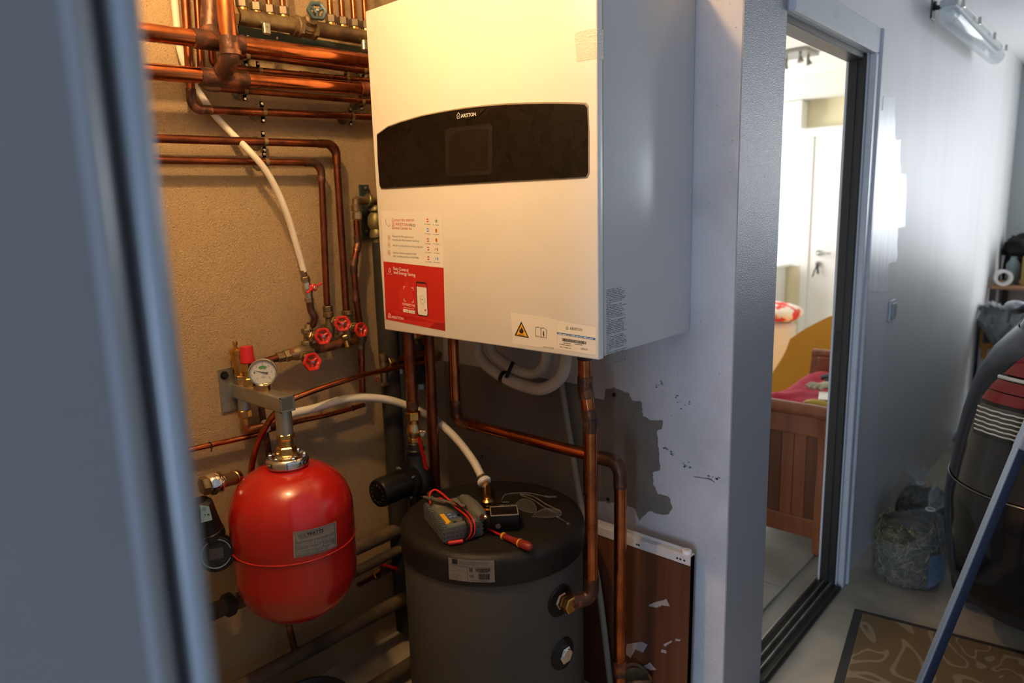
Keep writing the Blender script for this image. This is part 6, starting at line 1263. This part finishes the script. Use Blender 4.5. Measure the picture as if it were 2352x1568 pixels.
# blue bar leaning on the car
bp0 = Vector((1.86, 0.362, 0.022)); bp1 = AX(2352, 1012, 2.225); bd = (bp1-bp0).normalized(); bp1 = bp0+bd*1.45
bar = thing('leaning_bar', 'long blue square metal bar leaning against the back of the car', 'bar', (bp0.x, bp0.y, 0))
sd_ = bd.cross(Vector((-0.75, -0.62, 0.2))).normalized(); nd = sd_.cross(bd).normalized()
Rb = Matrix((sd_, nd, bd)).transposed(); sv0 = (Rv*-1.0); sv0 = (sv0-bd*sv0.dot(bd)).normalized(); Rb = Matrix((sv0, bd.cross(sv0), bd)).transposed()
b = BM(); box(b, (bp0+bp1)/2, (0.023, 0.023, (bp1-bp0).length), 0.002, Rb, 2); obj('square_section', b, blue_bar_m, bar)
sv_ = (Rv*-1.0); sv_ = (sv_-bd*sv_.dot(bd)).normalized(); b = BM(); fz = Matrix((sv_, bd.cross(sv_), bd)).transposed(); box(b, (bp0+bp1)/2+sv_*0.0125, (0.006, 0.020, (bp1-bp0).length-0.002), 0.001, fz); obj('lit_face_strip', b, M('lit_face_tone', (0.24, 0.30, 0.40), 0.3, 0.7), bar)  # paler strip puts the bright left face of the bar into colour
pm = bp0+bd*((AX(2350, 1015, 2.225)-bp0).length); b = BM(); box(b, pm, (0.030, 0.030, 0.045), 0.003, Rb); obj('clear_tape', b, plastic_film('tape_film', (0.6, 0.6, 0.65), 0.4), bar)
b = BM(); box(b, bp0, (0.03, 0.03, 0.03), 0.004, Rb); obj('end_cap', b, black_plastic, bar)

# ================================================================== far room
cr = thing('wooden_cradle', 'reddish wooden sleigh-shaped cradle bed seen end on through the doorway', 'bed', (3.5, 1.1, 0.012))
y0_, y1_ = 0.890, 1.34; FZ = 0.012
def end_frame(x, flip, h):
    s = -1 if flip else 1
    for yy in (y0_+0.022, y1_-0.022):
        b = BM(); prof = [(x, FZ), (x, 0.25), (x+0.012*s, 0.42), (x+0.002*s, 0.54), (x-0.03*s, h-0.02)]
        pts = catmull([(p[0], yy, p[1]) for p in prof], 4); prev = None
        for k, p in enumerate(pts):
            w_ = 0.022; r4 = [b.verts.new(p+Vector(q)) for q in ((-w_, -w_, 0), (w_, -w_, 0), (w_, w_, 0), (-w_, w_, 0))]
            if prev:
                for j in range(4): b.faces.new((prev[j], prev[(j+1) % 4], r4[(j+1) % 4], r4[j]))
            else: b.faces.new(r4[::-1])
            prev = r4
        b.faces.new(prev); cyl(b, (x-0.035*s, yy-0.024, h-0.015), (x-0.035*s, yy+0.024, h-0.015), 0.030, 18); obj('post', b, wood, cr)
    b = BM(); tube(b, [(x-0.035*s, y0_+0.04, h-0.012), (x-0.035*s, y1_-0.04, h-0.012)], 0.028, 16); box2(b, (x-0.018, y0_+0.04, h-0.13), (x+0.006, y1_-0.04, h-0.02), 0.003); obj('top_rail', b, wood, cr)
    b = BM(); box2(b, (x-0.014, y0_+0.04, 0.075), (x+0.014, y1_-0.04, 0.16), 0.004); obj('bottom_rail', b, wood, cr)
    nb = 7; ww = (y1_-y0_-0.08)/nb
    for k in range(nb):
        b = BM(); box2(b, (x-0.006+random.uniform(-.001, .001), y0_+0.04+k*ww+0.0008, 0.155), (x+0.006, y0_+0.04+(k+1)*ww-0.0008, h-0.12), 0.0015); obj('board', b, wood if k % 3 else M('reddish_wood_dark', (0.15, 0.042, 0.014), 0.35, 0, (0.10, 0.028, 0.01), 3, stretch=(6, 6, .6)), cr)
end_frame(2.95, False, 0.665); end_frame(4.02, True, 0.675)
for yy in (y0_+0.01, y1_-0.03):
    b = BM(); box2(b, (2.96, yy, 0.20), (4.01, yy+0.02, 0.50), 0.003); obj('side_panel', b, wood, cr)
b = BM(); box2(b, (2.97, y0_+0.03, 0.20), (4.0, y1_-0.03, 0.24)); obj('base', b, wood, cr)
# red blanket piled in the cradle
b = BM(); nx_, ny_ = 46, 26; grid = []
for i in range(nx_+1):
    row = []
    for j in range(ny_+1):
        u_, v_ = i/nx_, j/ny_; e_ = min(u_, 1-u_, v_, 1-v_)*6; nn = noise.noise(Vector((u_*5, v_*3, 2)))*0.022+noise.noise(Vector((u_*11, v_*7, 5)))*0.010
        row.append(b.verts.new((3.00+0.98*u_, y0_+0.04+(y1_-y0_-0.08)*v_, 0.50+0.115*min(1, e_)**0.5+nn)))
    grid.append(row)
for i in range(nx_):
    for j in range(ny_): b.faces.new((grid[i][j], grid[i+1][j], grid[i+1][j+1], grid[i][j+1]))
ret = bmesh.ops.extrude_face_region(b, geom=b.faces[:])
for v_ in [g for g in ret['geom'] if isinstance(g, bmesh.types.BMVert)]: v_.co.z = 0.245
tag(obj('crimson_blanket', b, M('crimson_fleece', (0.42, 0.012, 0.045), 0.95, bump=0.4, bs=70), angle=80), 'crimson blanket folded thick in the wooden cradle', 'blanket')
def glove(org, ang_, mat, label):
    t = thing('work_glove', label, 'glove', org); Mg = Matrix.Translation(org) @ Matrix.Rotation(ang_, 4, 'Z')
    b = BM(); sphere(b, (0, 0, 0.016), 1.0, (0.055, 0.042, 0.016), 3); lathe(b, [(0.03, 0), (0.034, 0.05)], (-0.045, 0, 0.016), (-1, 0, 0), 14); b.transform(Mg); obj('palm', b, mat, t)
    for k, (yy, L_) in enumerate(((-0.030, 0.055), (-0.010, 0.068), (0.010, 0.064), (0.029, 0.048))):
        b = BM(); tube(b, catmull([(0.035, yy, 0.016), (0.035+L_*0.6, yy*1.2, 0.022), (0.04+L_, yy*1.3, 0.012)], 4), 0.0095, 10); b.transform(Mg); obj('finger', b, mat, t)
    b = BM(); tube(b, catmull([(-0.005, 0.035, 0.016), (0.02, 0.062, 0.018), (0.045, 0.07, 0.012)], 4), 0.0105, 10); b.transform(Mg); obj('thumb', b, mat, t)
glove(Vector((3.55, 1.03, 0.635)), 1.3, M('glove_dark', (0.05, 0.055, 0.06), 0.8), 'dark grey work glove lying on the crimson blanket')
glove(Vector((3.38, 1.04, 0.64)), 2.6, M('glove_pale', (0.42, 0.38, 0.26), 0.8), 'pale work glove lying on the crimson blanket')
b = BM(); box(b, (3.22, 0.985, 0.645), (0.14, 0.09, 0.004), 0.001, Matrix.Rotation(0.3, 3, 'Z')); tag(obj('white_card', b, label_white), 'flat white card on the crimson blanket beside the gloves', 'card')
b = BM(); bmesh.ops.create_icosphere(b, subdivisions=3, radius=1.0)
for v_ in b.verts: c = v_.co*(1+0.1*noise.noise(v_.co*3)); v_.co = Vector((3.06+c.x*0.035, 0.985+c.y*0.06, 0.643+c.z*0.022))
tag(obj('yellow_sponge', b, M('sponge', (0.45, 0.32, 0.06), 0.9)), 'yellow sponge on the blanket just behind the cradle end rail', 'sponge')
# ochre dust sheet draped over a hidden piece of furniture
b = BM(); prof = [(1.90, 0.015), (1.84, 0.36), (1.735, 0.61), (1.49, 0.775), (1.20, 0.90), (1.00, 0.90), (0.95, 0.45), (0.94, 0.02)]
pr = [Vector((0, *[prof[i][j]+(prof[i+1][j]-prof[i][j])*k/4 for j in (0, 1)])) for i in range(len(prof)-1) for k in range(4)]+[Vector((0, 0.94, 0.02))]; g_ = []; nx_ = 18
for i in range(nx_+1):
    u_ = i/nx_; row = []; ex2 = 0.0
    for k, p in enumerate(pr):
        nn = noise.noise(Vector((u_*4, p.y*3, p.z*3)))*0.03; row.append(b.verts.new((4.75+0.75*u_-0.06*(1-p.z)*(1-2*u_), p.y+nn*(1 if k not in (0, len(pr)-1) else 0.3), max(0.013, p.z+nn*0.5*min(1, p.z*4)))))
    g_.append(row)
for i in range(nx_):
    for k in range(len(pr)-1): b.faces.new((g_[i][k], g_[i+1][k], g_[i+1][k+1], g_[i][k+1]))
for row in (g_[0], g_[-1]): b.faces.new(row)
tag(obj('dust_sheet', b, M('ochre_cloth', (0.72, 0.32, 0.03), 0.9, bump=0.2, bs=60), angle=70), 'ochre dust sheet draped over a piece of furniture in the far room', 'sheet')
# radiator cabinet, pouf and cushion
rd = thing('white_cabinet', 'white cabinet below the bright window in the far room', 'cabinet', (6.5, 2.75, 0.012))
b = BM(); box2(b, (6.30, 2.50, 0.012), (6.68, 3.3, 0.93), 0.006); obj('body', b, white_door, rd)
b = BM(); box2(b, (6.28, 2.47, 0.93), (6.68, 3.33, 0.96), 0.004); obj('top', b, white_door, rd)
for k in range(2): b = BM(); box2(b, (6.288, 2.52+0.39*k, 0.06), (6.30, 2.89+0.39*k, 0.90), 0.003); obj('door', b, white_door, rd)
pf = thing('white_pouf', 'white round pouf under the red patterned cushion', 'stool', (5.6, 2.16, 0.012))
b = BM(); lathe(b, [(0.17, 0.0), (0.19, 0.02), (0.19, 0.53), (0.16, 0.56), (0.001, 0.56)], (5.6, 2.20, 0.012), (0, 0, 1), 36, False); obj('drum', b, M('pouf_white', (0.82, 0.80, 0.74), 0.8), pf)
b = BM(); lathe(b, [(0.192, 0.5), (0.194, 0.505), (0.192, 0.51)], (5.6, 2.20, 0.012), (0, 0, 1), 36, False); obj('piping', b, white_door, pf)
b = BM(); bmesh.ops.create_icosphere(b, subdivisions=3, radius=1.0)
for v_ in b.verts:
    c = v_.co.copy(); sx_ = abs(c.x)**0.6*math.copysign(1, c.x); sy_ = abs(c.y)**0.6*math.copysign(1, c.y); v_.co = Vector((5.6+sx_*0.2, 2.19+sy_*0.22, 0.66+c.z*0.07+0.02*sy_))
tag(obj('cushion', b, M('red_white_print', (0.75, 0.06, 0.05), 0.9, 0, (0.9, 0.82, 0.7), 9, (0.46, 0.5)), angle=80), 'red and white patterned cushion on the white pouf', 'cushion')
lc_ = AZ(1822, 120, 2.6)
sp_ = thing('ceiling_spotlight', 'square ceiling light plate with small spot heads in the far room', 'light', (lc_.x, lc_.y, 2.52))
b = BM(); box2(b, (lc_.x-0.14, lc_.y-0.14, 2.575), (lc_.x+0.14, lc_.y+0.14, 2.6), 0.005); obj('plate', b, M('satin_plate', (0.35, 0.34, 0.31), 0.35, 0.7), sp_)
for dx_, dy_ in ((-.08, -.08), (-.08, .08), (.08, -.08), (.08, .08)):
    p = Vector((lc_.x+dx_, lc_.y+dy_, 2.575)); b = BM(); cyl(b, p, p-Vector((0, 0, 0.05)), 0.012, 12); lathe(b, [(0.012, 0), (0.024, 0.035), (0.02, 0.037)], p-Vector((0, 0, 0.03)), (dx_*2, dy_*2, -0.6), 18); obj('spot_head', b, MATS['satin_plate'], sp_)
